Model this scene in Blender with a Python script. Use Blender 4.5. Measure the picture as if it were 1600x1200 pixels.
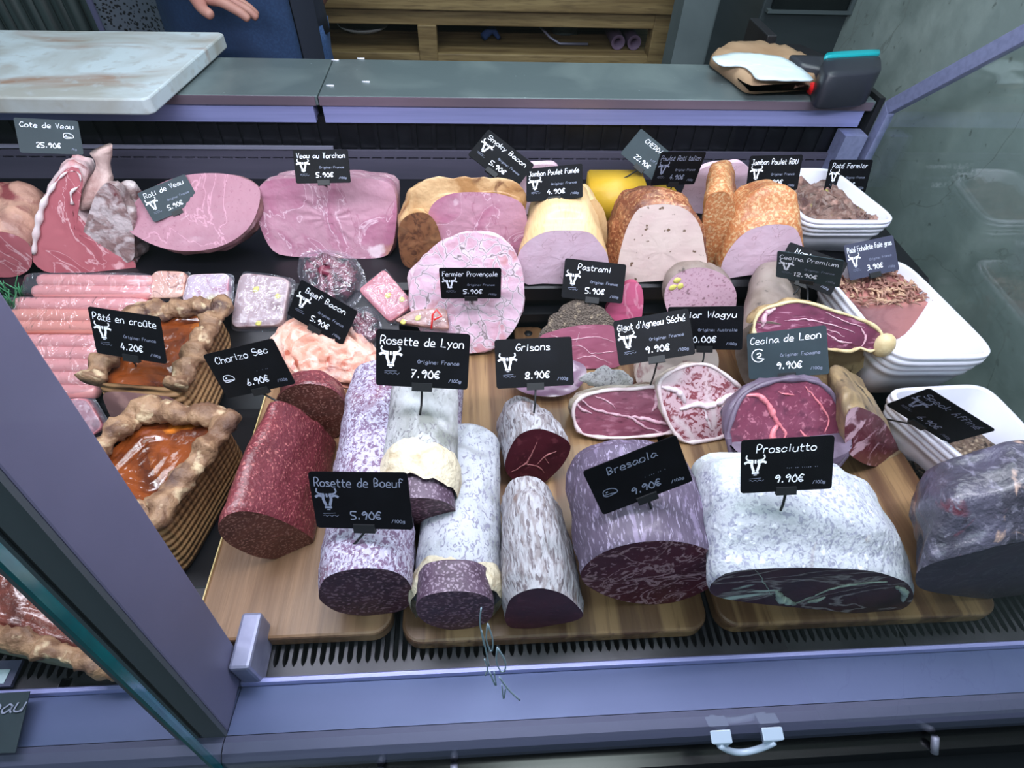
import bpy, bmesh, math, random
from mathutils import Vector, Matrix, noise, Euler
PI = math.pi
random.seed(7)
sc = bpy.context.scene
for o in list(bpy.data.objects): bpy.data.objects.remove(o)

# ------------------------------------------------------------------ camera
FPX = 900.0                                   # focal length in pixels of the 1600 x 1200 frame
Yc = Vector((-74, 1000, -900)).normalized()   # world +Y seen by the camera
Xc = Vector((14850, 287, -900)); Xc = (Xc - Yc * Xc.dot(Yc)).normalized()
Zc = Xc.cross(Yc)
R = Matrix((Xc, Yc, Zc))                      # camera -> world rotation
CAM = Vector((0, 0, .6))
cd = bpy.data.cameras.new('camera'); cd.sensor_width = 36; cd.lens = FPX / 1600 * 36
cd.clip_start = .01; cd.clip_end = 50
cam = bpy.data.objects.new('camera', cd); sc.collection.objects.link(cam)
cam.matrix_world = Matrix.Translation(CAM) @ R.to_4x4()
sc.camera = cam

# ------------------------------------------------------------------ world, lights, exposure
sc.view_settings.view_transform = 'Standard'; sc.view_settings.look = 'None'
sc.view_settings.gamma = 1; sc.view_settings.exposure = 0.25
w = bpy.data.worlds.new('world'); sc.world = w; w.use_nodes = True
w.node_tree.nodes['Background'].inputs[0].default_value = (.40, .56, .60, 1)
w.node_tree.nodes['Background'].inputs[1].default_value = .30

def area(name, loc, target, sx, sy, power, col):
    l = bpy.data.lights.new(name, 'AREA'); l.shape = 'RECTANGLE'; l.size = sx; l.size_y = sy
    l.energy = power; l.color = col
    o = bpy.data.objects.new(name, l); sc.collection.objects.link(o); o.location = loc
    o.rotation_euler = (Vector(target) - Vector(loc)).to_track_quat('-Z', 'Y').to_euler()
    return o
area('display_case_lamp', (.05, .33, .66), (.05, .62, .05), 1.5, .05, 7.5, (.90, .88, 1.0))
area('ceiling_lamp_over_counter', (.1, .75, 1.55), (.1, .5, 0), 1.6, .35, 13, (.90, .93, 1.0))
area('ceiling_lamp_behind_counter', (.5, 1.5, 1.6), (.3, 1.7, 0), 1.2, .5, 9, (.80, .95, .95))
area('right_wall_fill_light', (.30, .2, 1.7), (.8, .6, .1), .5, .5, 6, (.82, .96, .96))  # added fill light, only there to brighten the right wall
area('ceiling_lamp_in_front', (-.6, -.9, 1.7), (-.1, .3, 0), 1.4, .5, 11, (.75, .95, 1.0))

# ------------------------------------------------------------------ pixel -> place in the shop
def ray(px, py): return (R @ Vector((px - 800, 600 - py, -FPX))).normalized()
def U(px, py, z=0.0):
    d = ray(px, py); return CAM + d * ((z - CAM.z) / d.z)
def UY(px, py, Y):
    d = ray(px, py); return CAM + d * (Y / d.y)
def UP(px, py, p0, n):
    d = ray(px, py); return CAM + d * ((p0 - CAM).dot(n) / d.dot(n))

# ------------------------------------------------------------------ materials
def lin(c):
    return tuple(((x / 255) / 12.92 if x / 255 <= .04045 else ((x / 255 + .055) / 1.055) ** 2.4) for x in c) + (1,)
MATS = {}; TS = 1.0                              # TS: pattern density
def mk(name, base, layers=(), rough=.5, metal=0, bump=(), coat=0, sss=0, spec=.5, aniso=0):
    """layers: (kind, scale, lo, hi, colour, stretch, detail, distortion); bump: (kind, scale, dist, stretch)"""
    if name in MATS: return MATS[name]
    m = bpy.data.materials.new(name); m.use_nodes = True; nt = m.node_tree; N = nt.nodes; L = nt.links
    b = N['Principled BSDF']; tc = N.new('ShaderNodeTexCoord')
    def tex(kind, scale, stretch=(1, 1, 1), detail=4, dist=0.0):
        scale = scale * TS
        mp = N.new('ShaderNodeMapping'); mp.inputs['Scale'].default_value = stretch
        L.new(tc.outputs['Object'], mp.inputs[0])
        if kind in ('n', 'vein'):
            t = N.new('ShaderNodeTexNoise'); t.inputs['Scale'].default_value = scale
            t.inputs['Detail'].default_value = detail; t.inputs['Distortion'].default_value = dist
            L.new(mp.outputs[0], t.inputs[0]); out = t.outputs[0]
            if kind == 'vein':
                s = N.new('ShaderNodeMath'); s.operation = 'SUBTRACT'; L.new(out, s.inputs[0]); s.inputs[1].default_value = .5
                a = N.new('ShaderNodeMath'); a.operation = 'ABSOLUTE'; L.new(s.outputs[0], a.inputs[0])
                out = a.outputs[0]
        elif kind in ('v', 'c'):
            src = mp.outputs[0]
            if dist:
                nn = N.new('ShaderNodeTexNoise'); nn.inputs['Scale'].default_value = scale * .8; L.new(src, nn.inputs[0])
                mx = N.new('ShaderNodeVectorMath'); mx.operation = 'MULTIPLY_ADD'
                L.new(nn.outputs['Color'], mx.inputs[0]); mx.inputs[1].default_value = (dist / scale,) * 3; L.new(src, mx.inputs[2])
                src = mx.outputs[0]
            t = N.new('ShaderNodeTexVoronoi'); t.inputs['Scale'].default_value = scale
            if kind == 'c': t.feature = 'DISTANCE_TO_EDGE'
            L.new(src, t.inputs[0]); out = t.outputs['Distance']
        else:
            t = N.new('ShaderNodeTexWave'); t.inputs['Scale'].default_value = scale; t.bands_direction = kind[1].upper() if len(kind) > 1 else 'X'
            t.inputs['Distortion'].default_value = dist; t.inputs['Detail'].default_value = detail
            L.new(mp.outputs[0], t.inputs[0]); out = t.outputs[0]
        return out
    col = None
    for ly in layers:
        kind, scale, lo, hi, c = ly[:5]; st = ly[5] if len(ly) > 5 else (1, 1, 1)
        out = tex(kind, scale, st, ly[6] if len(ly) > 6 else 4, ly[7] if len(ly) > 7 else 0)
        mr = N.new('ShaderNodeMapRange'); L.new(out, mr.inputs[0]); mr.inputs[1].default_value = lo; mr.inputs[2].default_value = hi
        if lo > hi:
            mr.inputs[1].default_value = hi; mr.inputs[2].default_value = lo; mr.inputs[3].default_value = 1; mr.inputs[4].default_value = 0
        mx = N.new('ShaderNodeMix'); mx.data_type = 'RGBA'
        L.new(mr.outputs[0], mx.inputs[0])
        if col is None: mx.inputs[6].default_value = lin(base)
        else: L.new(col, mx.inputs[6])
        mx.inputs[7].default_value = lin(c); col = mx.outputs[2]
    if col is None: b.inputs['Base Color'].default_value = lin(base)
    else: L.new(col, b.inputs['Base Color'])
    b.inputs['Roughness'].default_value = rough; b.inputs['Metallic'].default_value = metal
    b.inputs['Coat Weight'].default_value = coat; b.inputs['Coat Roughness'].default_value = .12
    b.inputs['Specular IOR Level'].default_value = spec
    prev = None
    for bp in bump:
        out = tex(bp[0], bp[1], bp[3] if len(bp) > 3 else (1, 1, 1), 4, bp[4] if len(bp) > 4 else 0)
        bn = N.new('ShaderNodeBump'); bn.inputs['Distance'].default_value = bp[2]; bn.inputs['Strength'].default_value = 1
        L.new(out, bn.inputs['Height'])
        if prev: L.new(prev, bn.inputs['Normal'])
        prev = bn.outputs[0]
    if prev: L.new(prev, b.inputs['Normal'])
    MATS[name] = m; return m
def clear(name, tint, refl=.08, rough=.03, fres=1.45, bump=None, op=0.0, opc=(200, 200, 220)):
    """a clear sheet: light passes straight through, with a sheen on top"""
    m = bpy.data.materials.new(name); m.use_nodes = True; nt = m.node_tree; N = nt.nodes; L = nt.links
    N.remove(N['Principled BSDF']); out = N['Material Output']
    t = N.new('ShaderNodeBsdfTransparent'); t.inputs[0].default_value = tint + (1,)
    g = N.new('ShaderNodeBsdfGlossy'); g.inputs['Roughness'].default_value = rough
    f = N.new('ShaderNodeFresnel'); f.inputs[0].default_value = fres
    if bump:
        tc = N.new('ShaderNodeTexCoord'); nz = N.new('ShaderNodeTexNoise'); nz.inputs['Scale'].default_value = bump[0]; nz.inputs['Distortion'].default_value = 1.5
        L.new(tc.outputs['Object'], nz.inputs[0]); bn = N.new('ShaderNodeBump'); bn.inputs['Distance'].default_value = bump[1]
        L.new(nz.outputs[0], bn.inputs['Height']); L.new(bn.outputs[0], g.inputs['Normal']); L.new(bn.outputs[0], f.inputs['Normal'])
    ge = N.new('ShaderNodeNewGeometry'); mi = N.new('ShaderNodeMix'); L.new(ge.outputs['Backfacing'], mi.inputs[0])
    mi.inputs[2].default_value = fres; mi.inputs[3].default_value = 1 / fres; L.new(mi.outputs[0], f.inputs[0])
    ml = N.new('ShaderNodeMath'); ml.operation = 'ADD'; ml.use_clamp = True; L.new(f.outputs[0], ml.inputs[0]); ml.inputs[1].default_value = refl
    s = N.new('ShaderNodeMixShader'); L.new(ml.outputs[0], s.inputs[0]); L.new(t.outputs[0], s.inputs[1]); L.new(g.outputs[0], s.inputs[2])
    last = s.outputs[0]
    if op:
        d = N.new('ShaderNodeBsdfDiffuse'); d.inputs[0].default_value = lin(opc)
        s2 = N.new('ShaderNodeMixShader'); s2.inputs[0].default_value = op; L.new(last, s2.inputs[1]); L.new(d.outputs[0], s2.inputs[2]); last = s2.outputs[0]
    L.new(last, out.inputs[0]); MATS[name] = m; return m
def glow(name, c, s):
    m = bpy.data.materials.new(name); m.use_nodes = True; b = m.node_tree.nodes['Principled BSDF']
    b.inputs['Emission Color'].default_value = lin(c); b.inputs['Emission Strength'].default_value = s; return m

# ------------------------------------------------------------------ objects
def thing(name, label, cat, loc=(0, 0, 0), group=None):
    o = bpy.data.objects.new(name, None); sc.collection.objects.link(o); o.location = loc
    o.empty_display_size = .02; o['label'] = label; o['category'] = cat
    if group: o['group'] = group
    o['_l'] = list(loc)
    return o
def part(name, verts, faces, m, parent=None, smooth=True, label=None, mats=None, fm=None, bev=0):
    off = Vector(parent['_l']) if parent is not None else Vector((0, 0, 0))
    me = bpy.data.meshes.new(name); me.from_pydata([tuple(Vector(v) - off) for v in verts], [], faces); me.update()
    for q in ([m] if mats is None else mats): me.materials.append(q)
    if fm:
        for i, k in enumerate(fm): me.polygons[i].material_index = k
    bm = bmesh.new(); bm.from_mesh(me); bmesh.ops.recalc_face_normals(bm, faces=bm.faces); bm.to_mesh(me); bm.free()
    if smooth:
        for p in me.polygons: p.use_smooth = True
    o = bpy.data.objects.new(name, me); sc.collection.objects.link(o)
    if parent is not None:
        o.parent = parent; o['_l'] = list(off)
    if label: o['label'] = label
    if bev:
        b = o.modifiers.new('bevel', 'BEVEL'); b.width = bev; b.segments = 2; b.limit_method = 'ANGLE'
    return o
def single(name, label, cat, verts, faces, m, group=None, origin=None, **k):
    """a thing that is one mesh; origin at its base"""
    vs = [Vector(v) for v in verts]
    if origin is None:
        origin = Vector((sum(v.x for v in vs) / len(vs), sum(v.y for v in vs) / len(vs), min(v.z for v in vs)))
    o = part(name, [v - origin for v in vs], faces, m, None, **k); o.location = origin; o['_l'] = list(origin)
    # children are given world coordinates; parent's origin is subtracted
    o['label'] = label; o['category'] = cat
    if group: o['group'] = group
    return o
def structure(name, verts, faces, m, **k):
    o = part(name, verts, faces, m, **k); o['kind'] = 'structure'; return o
class G:
    """collects shapes into one mesh"""
    def __init__(s): s.v = []; s.f = []
    def add(s, v, f):
        n = len(s.v); s.v += [Vector(q) for q in v]; s.f += [tuple(i + n for i in q) for q in f]; return s
    def box(s, x0, x1, y0, y1, z0, z1, M=None):
        v = [Vector((x, y, z)) for x in (x0, x1) for y in (y0, y1) for z in (z0, z1)]
        if M: v = [M @ q for q in v]
        return s.add(v, [(0, 1, 3, 2), (4, 6, 7, 5), (0, 4, 5, 1), (2, 3, 7, 6), (0, 2, 6, 4), (1, 5, 7, 3)])
    def prism(s, poly, d):
        """poly: list of 3D points, d: extrusion vector"""
        n = len(poly); d = Vector(d); v = [Vector(p) for p in poly] + [Vector(p) + d for p in poly]
        return s.add(v, [tuple(range(n)), tuple(range(2 * n - 1, n - 1, -1))] + [(i, (i + 1) % n, (i + 1) % n + n, i + n) for i in range(n)])
    def tube(s, pts, r, n=8, cap=True):
        pts = [Vector(p) for p in pts]; k = len(pts); rr = r if isinstance(r, (list, tuple)) else [r] * k
        v = []; f = []; t0 = None
        for i, p in enumerate(pts):
            t = (pts[min(i + 1, k - 1)] - pts[max(i - 1, 0)]).normalized()
            if t0 is None: a = t.orthogonal().normalized()
            else: a = (a - t * a.dot(t)).normalized()
            t0 = t; b = t.cross(a)
            v += [p + (a * math.cos(2 * PI * j / n) + b * math.sin(2 * PI * j / n)) * rr[i] for j in range(n)]
        for i in range(k - 1):
            f += [(i * n + j, i * n + (j + 1) % n, (i + 1) * n + (j + 1) % n, (i + 1) * n + j) for j in range(n)]
        if cap: f += [tuple(range(n - 1, -1, -1)), tuple(range((k - 1) * n, k * n))]
        return s.add(v, f)
    def loft(s, rings, cap0=True, cap1=True):
        n = len(rings[0]); v = [p for r in rings for p in r]
        f = [(i * n + j, i * n + (j + 1) % n, (i + 1) * n + (j + 1) % n, (i + 1) * n + j) for i in range(len(rings) - 1) for j in range(n)]
        if cap0: f.append(tuple(range(n)))
        if cap1: f.append(tuple(range(len(v) - 1, len(v) - n - 1, -1)))
        return s.add(v, f)
    def part(s, name, m, parent=None, **k): return part(name, s.v, s.f, m, parent, **k)
    def single(s, name, label, cat, m, **k): return single(name, label, cat, s.v, s.f, m, **k)
    def structure(s, name, m, **k): return structure(name, s.v, s.f, m, **k)
def crom(pts, n, closed=True):
    """resampled smooth curve through pts"""
    k = len(pts); out = []; segs = k if closed else k - 1; dense = []
    for i in range(segs):
        p = [pts[(i + d) % k] if closed else pts[min(max(i + d, 0), k - 1)] for d in (-1, 0, 1, 2)]
        for j in range(8):
            t = j / 8
            dense.append(.5 * ((2 * p[1]) + (p[2] - p[0]) * t + (2 * p[0] - 5 * p[1] + 4 * p[2] - p[3]) * t * t + (3 * p[1] - p[0] - 3 * p[2] + p[3]) * t ** 3))
    dense.append(pts[0] if closed else pts[-1])
    d = [0]
    for a, b in zip(dense, dense[1:]): d.append(d[-1] + (b - a).length)
    tot = d[-1]; i = 0
    for j in range(n):
        s_ = tot * j / (n if closed else n - 1)
        while i < len(d) - 2 and d[i + 1] < s_: i += 1
        u = (s_ - d[i]) / max(d[i + 1] - d[i], 1e-9); out.append(dense[i].lerp(dense[i + 1], min(u, 1)))
    return out
def fn(p, s, o=3): return noise.fractal(Vector(p) * s, .8, 2.1, o)
def interp(keys, t):
    for a, b in zip(keys, keys[1:]):
        if t <= b[0]:
            u = (t - a[0]) / max(b[0] - a[0], 1e-9); u = u * u * (3 - 2 * u)
            return [x + (y - x) * u for x, y in zip(a[1:], b[1:])]
    return list(keys[-1][1:])

def meat(name, label, cat, px, anchor, body, cut, far=None, L=.1, tilt=0, yaw=0, secs=((0, 1, 1), (1, 1, 1)), cap=.25,
         amp=.0015, fs=40, rest=True, group=None, n=56, nr=26, cutname='cut_face', facebump=.0006, round_front=0, zmin=None, root=None, bodyname='casing', capr=1.0, perp=False, low=None, seams=(), seam_m=None, rim=None):
    """a piece of charcuterie: its cut face is a loop on a plane through 'anchor', its body runs back from there"""
    A = U(*anchor); sup = anchor[2]; t = math.radians(tilt); y = math.radians(yaw)
    nv = Vector((math.sin(y) * math.cos(t), -math.cos(y) * math.cos(t), math.sin(t)))
    loop = crom([UP(a, b, A, nv) for a, b in px], n)
    c0 = sum(loop, Vector()) / n
    uu = Vector((math.cos(y), math.sin(y), 0)); vv = nv.cross(uu) * -1
    if vv.z < 0: vv = -vv
    if far is None: F = c0 + Vector((-nv.x, -nv.y, 0)).normalized() * L
    else: F = U(*far)
    if perp: F = c0 - nv * L; rest = False
    if low is None: low = BZ if sup < .06 else SH
    sp = F - c0
    if rest:
        mz = min(p.z for p in loop)
        if mz < sup: loop = [p + Vector((0, 0, max(0, sup - p.z))) for p in loop]
    rings = [loop]
    T = root or thing(name, label, cat, (c0.x, c0.y, sup), group)
    def ring(tt, k=1.0, extra=Vector()):
        sx, sz = interp(secs, min(tt, 1))[:2]; ex = interp(secs, min(tt, 1))[2:]
        c = c0 + sp * tt + extra
        if ex: c = c + uu * ex[0] + Vector((0, 0, ex[1] if len(ex) > 1 else 0))
        r = []
        for p in loop:
            d = p - c0; r.append(c + uu * d.dot(uu) * sx * k + vv * d.dot(vv) * sz * k)
        if rest:
            lo = min(q.z for q in r); target = sup + (1 - k) * (max(q.z for q in r) - lo) * .5
            r = [q + Vector((0, 0, target - lo)) for q in r]
        cc = sum(r, Vector()) / n
        r2 = []
        for q in r:
            d = (q - cc); nn = d.normalized() if d.length > 1e-6 else Vector((0, 0, 1))
            q = q + nn * (amp * 2 * fn(q, fs)) * min(1, tt * 8)
            if rest and q.z < sup: q.z = sup + .0002
            if not rest and q.z < low: q.z = low
            r2.append(q)
        return r2
    st = [i / nr for i in range(1, nr + 1)]
    for q in st: rings.append(ring(q))
    capn = 7; clen = (sp.length * cap)
    for i in range(1, capn):
        a = i / capn * PI / 2
        rings.append(ring(1.0, max(.04, math.cos(a)) ** capr, sp.normalized() * math.sin(a) * clen))
    g = G()
    if round_front:
        cc = sum(loop, Vector()) / n
    g.loft(rings, cap0=False)
    g.part(bodyname, body, T)
    # the cut face: rings shrinking to the middle, slightly uneven
    cc = sum(loop, Vector()) / n; fr = []
    for i in range(9):
        k = 1 - i / 9
        fr.append([cc + (p - cc) * k + nv * ((facebump * (fn(p * 1.0 + Vector((k, 0, 0)), 60)) + .0008 * (1 - k)) if i else .0002) for p in loop])
    g = G(); g.loft(fr, cap0=False)
    if cut: g.part(cutname, cut, T)
    for pts_, rad in seams:            # streaks of fat lying in the cut face
        q = crom([UP(a, b, A, nv) + nv * .0006 for a, b in pts_], 7 * len(pts_), False); k = len(q)
        G().tube([p + nv * .0004 * fn(p, 90) + uu * .0014 * fn(p, 120) + vv * .0014 * fn(p + uu, 120) for p in q], [rad * (.35 + .65 * math.sin(PI * (i + .6) / (k + .2))) * (1 + .5 * fn(p, 150)) for i, p in enumerate(q)], 6).part('fat_streak', seam_m or M_fatline, T)
    if rim:
        q = [p + nv * .0002 for p in loop] + [loop[0]]
        G().tube(q, [rim[1] * (1 + .6 * fn(p, 110)) for p in q], 6, False).part('fat_rim', rim[0], T)
    T['_c'] = list(c0)
    return T
def rr_loop(quad, n=40, rad=.18):
    """rounded loop inside a quad of 4 corners (BL, BR, FR, FL)"""
    out = []
    for i in range(n):
        a = 2 * PI * i / n; c, s = math.cos(a), math.sin(a); e = rad * 2
        x = math.copysign(abs(c) ** e, c); y = math.copysign(abs(s) ** e, s)
        u = (x + 1) / 2; v = (1 - y) / 2
        out.append(quad[0] * (1 - u) * (1 - v) + quad[1] * u * (1 - v) + quad[2] * u * v + quad[3] * (1 - u) * v)
    return out

# ------------------------------------------------------------------ palette
steel = mk('brushed_steel', (150, 150, 172), [('n', 30, .3, .8, (128, 128, 150), (.2, 8, 8))], rough=.42, metal=.35, bump=[('n', 60, .0002, (.1, 6, 6))])
steel_blue = mk('blue_anodised_trim', (150, 154, 208), [('n', 40, .4, .7, (135, 140, 192), (.1, 4, 4))], rough=.45, metal=.3)
post_m = mk('post_powder_coat', (112, 110, 140), [('n', 9, .3, .8, (96, 96, 124))], rough=.5, metal=.2)
post_dark = mk('shaded_post_front', (70, 76, 84), rough=.55)  # front face of the post, its shade put into the colour
rubber = mk('black_gasket', (16, 17, 22), rough=.6)
black = mk('black_plastic', (14, 14, 20), rough=.4)
deckm = mk('black_deck_metal', (20, 20, 26), rough=.38, metal=.3)
stone = mk('concrete_plaster', (128, 142, 142), [('n', 2.6, .38, .66, (108, 121, 119), (1, 1, 1), 10, .6), ('n', 9, .5, .75, (142, 154, 152), (1, 1, 1), 9), ('vein', 3.5, .006, 0, (104, 114, 112), (1, 1, 1), 9, .6), ('n', 60, .66, .72, (96, 106, 104), (1, 1, 1), 3)], rough=.8, bump=[('n', 14, .003)])
ledge_top = mk('worn_ledge_metal', (92, 104, 108), [('n', 9, .45, .7, (112, 124, 126), (1, 1, 1), 8, .5), ('v', 40, .06, .02, (150, 165, 170))], rough=.36, metal=.25, bump=[('n', 50, .0002)])
white_cer = mk('white_ceramic', (226, 226, 240), rough=.25, coat=.5)
oak = mk('board_oak', (138, 104, 76), [('n', 8, .35, .65, (108, 78, 54), (9, .5, 9), 6, .6), ('n', 26, .5, .75, (108, 76, 50), (6, .35, 6), 5, .3), ('n', 3, .55, .7, (156, 122, 90), (7, .25, 7), 3, .2)], rough=.45, bump=[('n', 60, .0003, (6, .4, 6))], coat=.1)
oak2 = mk('board_acacia', (118, 88, 60), [('n', 6, .35, .6, (96, 66, 44), (8, .5, 8), 6, .9), ('n', 4, .52, .6, (150, 118, 82), (7, .2, 7), 4, .4), ('n', 30, .55, .75, (88, 58, 38), (5, .3, 5), 5, .3)], rough=.42, bump=[('n', 60, .0003, (6, .4, 6))], coat=.12)
oak_pale = mk('board_sapwood', (216, 192, 138), [('n', 30, .45, .7, (190, 160, 110), (7, .4, 7), 4)], rough=.5)
benchwood = mk('bench_wood', (150, 128, 88), [('n', 7, .35, .65, (116, 94, 60), (.5, 6, 6), 6, .5), ('n', 30, .5, .75, (96, 76, 50), (.4, 5, 5), 5)], rough=.6, bump=[('n', 40, .0006, (.4, 5, 5))])
blackcard = mk('black_card', (9, 9, 14), [('n', 25, .45, .8, (17, 18, 25))], rough=.6, spec=.12)
slatecard = mk('slate_card', (34, 48, 56), [('n', 25, .45, .8, (42, 58, 66))], rough=.5, spec=.3)
greycard = mk('grey_card', (52, 54, 76), [('n', 25, .45, .8, (62, 64, 86))], rough=.5)
chalk = mk('white_chalk_ink', (236, 240, 255), rough=.6)
chalk_dim = mk('faded_chalk_ink', (128, 134, 158), rough=.6)

def maxz(o): return max(v.co.z for v in o.data.vertices)
# ================================================================== THE SHOP AROUND THE COUNTER
XR = .66                                        # end panel of the display case
FL = -.86                                       # shop floor
tile = mk('floor_tile', (58, 60, 62), [('n', 8, .4, .7, (44, 46, 48))], rough=.5)
G().box(-3, .80, -1.5, 2.9, FL - .05, FL).structure('floor', tile, smooth=False)
G().box(.80, .90, -1.5, 2.9, FL - .05, 1.9).structure('wall_right', stone, smooth=False)
G().box(-3, .80, 2.8, 2.9, FL, 1.9).structure('wall_back', stone, smooth=False)

# wooden bench against the back
BY = 1.9
b = thing('wooden_workbench', 'oak workbench with open shelves behind the serving ledge', 'workbench', (.15, 2.2, FL))
x0, x1 = UY(440, 40, BY).x - .12, UY(1052, 40, BY).x
zt = UY(700, 14, BY).z; z1 = UY(700, 40, BY).z; z2 = UY(700, 82, BY).z; z3 = UY(700, 110, BY).z
G().box(x0, x1, BY - .02, 2.7, zt, zt + .045).part('worktop', benchwood, b, smooth=False, bev=.004)
G().box(x0, x1, BY, BY + .03, z1, zt).part('apron_rail', benchwood, b, smooth=False, bev=.003)
G().box(x0, x1, BY, 2.68, z2 - .045, z2 - .003).part('shelf', benchwood, b, smooth=False, bev=.003)
G().box(x0, x1, BY + .01, 2.68, FL + .12, FL + .15).part('shelf', benchwood, b, smooth=False)
for xx in (x0, UY(668, 60, BY).x - .027, x1 - .06):
    G().box(xx, xx + .055, BY - .006, BY + .05, FL, z1 + .002 if xx > x0 and xx < x1 - .07 else zt - .001).part('post', benchwood, b, smooth=False, bev=.003)
    G().box(xx, xx + .055, 2.63, 2.68, FL, zt - .001).part('post', benchwood, b, smooth=False)
G().box(x0, x1, 2.66, 2.69, z2, zt).part('back_panel', mk('dark_wood', (30, 26, 24), rough=.7), b, smooth=False)
# things on the bench shelf
zs = z2 - .002
p = UY(565, 62, BY + .12)
g = G(); n = 26
prof = [(.0, .0), (.05, .0), (.075, .012), (.082, .02), (.078, .02), (.048, .006), (0, .005)]
g.loft([[Vector((p.x + r * math.cos(2 * PI * i / n), BY + .2 + r * math.sin(2 * PI * i / n), zs + z)) for i in range(n)] for r, z in prof], False, False)
g.single('serving_dish', 'pale shallow dish on the bench shelf, left opening', 'dish', mk('pale_dish', (190, 195, 195), rough=.3))
for i, px in enumerate((962, 987)):
    q = UY(px, 84, BY + .06); g = G(); r0 = .021
    rg = [[Vector((q.x + r * math.cos(2 * PI * j / 24), yy, zs + r0 + r * math.sin(2 * PI * j / 24))) for j in range(24)] for r, yy in ((r0, BY + .05), (.012, BY + .05), (.012, BY + .3), (r0, BY + .3), (r0, BY + .05))]
    g.loft(rg, False, False)
    g.single('paper_roll', ('left' if i == 0 else 'right') + ' of the two small rolls with violet rims on the bench shelf', 'paper roll', mk('violet_paper', (104, 84, 110), rough=.7), group='small rolls on the bench shelf')
q = UY(755, 80, BY + .1)
g = G(); g.tube([(q.x, BY + .1 + .0, zs + .015), (q.x + .03, BY + .13, zs + .03), (q.x + .05, BY + .1, zs + .012)], [.012, .016, .006], 10)
g.single('blue_cloth', 'small crumpled blue cloth on the bench shelf', 'cloth', mk('blue_cloth', (38, 62, 110), rough=.8))
q = UY(885, 82, BY + .05); g = G()
g.tube([(q.x - .09, BY + .12, zs + .05), (q.x - .05, BY + .09, zs + .02), (q.x - .02, BY + .08, zs + .006), (q.x + .07, BY + .08, zs + .006)], .004, 8)
g.single('steel_hook', 'bent steel rod lying on the bench shelf beside the rolls', 'hook', steel)
q = UY(885, 60, BY + .15); g = G()
g.loft([[Vector((q.x + math.cos(2 * PI * i / 14) * a + .004 * math.sin(i * 3), BY + .2 + math.sin(2 * PI * i / 14) * bb, zs + z)) for i in range(14)] for a, bb, z in ((.04, .025, 0), (.038, .028, .03), (.024, .018, .07), (.01, .006, .098))])
g.single('plastic_bag', 'grey translucent plastic bag standing on the bench shelf', 'bag', mk('grey_film', (88, 100, 100), rough=.3, bump=[('n', 30, .004)]))

# grey partition and the oven beyond it
x0 = UY(1064, 90, 1.55).x
G().box(x0, .79, 1.62, 1.70, FL, .9).single('grey_partition', 'grey plastered partition behind the counter, right of the bench', 'partition', mk('partition_grey', (104, 116, 120), [('n', 6, .4, .7, (88, 100, 104), (1, 1, 1), 8)], rough=.75), smooth=False)
ov = thing('refrigerated_cabinet', 'dark steel cabinet with a glass window in front of the grey partition', 'cabinet', (.55, 1.45, .1))
dk = mk('dark_cabinet_steel', (44, 52, 56), [('n', 5, .3, .7, (56, 64, 68), (1, 1, 6))], rough=.45, metal=.3)
c0 = UY(1178, 55, 1.36); c1 = UY(1352, 40, 1.36)
G().box(c0.x, c1.x, 1.36, 1.61, FL, .75).part('body', dk, ov, smooth=False, bev=.004)
a = UY(1205, 8, 1.36); bq = UY(1310, 40, 1.36)
wz = a.z - .005
G().box(a.x, bq.x, 1.350, 1.3598, wz, .62).part('window', mk('dark_glass', (12, 16, 18), rough=.1), ov, smooth=False)
g = G()
g.box(a.x - .01, bq.x + .01, 1.344, 1.3598, wz - .006, wz).box(bq.x, bq.x + .008, 1.344, 1.3598, wz, .62)
g.part('window_frame', mk('cabinet_frame', (84, 94, 98), rough=.4, metal=.4), ov, smooth=False)
G().box(bq.x + .03, c1.x + .002, 1.352, 1.3598, -.1, .74).part('door_edge', mk('cabinet_edge', (96, 106, 110), rough=.4, metal=.4), ov, smooth=False)
# pillar and ribbed curtain on the left, perforated chair back
curt = mk('strip_curtain', (52, 64, 66), [('wX', 12, .4, .9, (34, 44, 46), (1, 1, .05), 2, 1)], rough=.5)
g = G(); xa = -1.5
for i in range(22):
    x = xa + i * .035; yy = 1.72 + (.012 if i % 2 else 0)
    g.prism([(x, yy, FL), (x + .012, yy - .012, FL), (x + .03, yy - .012, FL), (x + .04, yy, FL), (x + .04, yy + .004, FL), (x, yy + .004, FL)], (0, 0, 1.6))
g.single('strip_curtain', 'dark green grey ribbed curtain hanging far left behind the counter', 'curtain', curt)
q = UY(212, 22, 1.5)
ch = thing('mesh_back_chair', 'black chair back of perforated mesh behind the serving ledge', 'chair', (q.x, 1.5, FL))
mesh_m = mk('perforated_mesh', (96, 104, 118), [('v', 150, .42, .36, (14, 16, 22), (1, .1, 1), 2)], rough=.5)
def bentpanel(cx, w_, zb, zt_, y, m, nm, par, th=.01, bend=.02):
    rings = []
    for j in range(9):
        z = zb + (zt_ - zb) * j / 8; r = []
        for i in range(13):
            u = i / 12 * 2 - 1; r.append(Vector((cx + u * w_ / 2 * (1 - .12 * (j / 8) ** 3), y - bend * u * u, z)))
        r += [v + Vector((0, th, 0)) for v in reversed(r)]
        rings.append(r)
    G().loft(rings).part(nm, m, par)
bentpanel(q.x, .14, .0, .36, 1.5, mesh_m, 'backrest', ch)
G().box(q.x - .09, q.x + .09, 1.28, 1.5, -.40, -.36).part('seat', black, ch, bev=.01)
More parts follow.
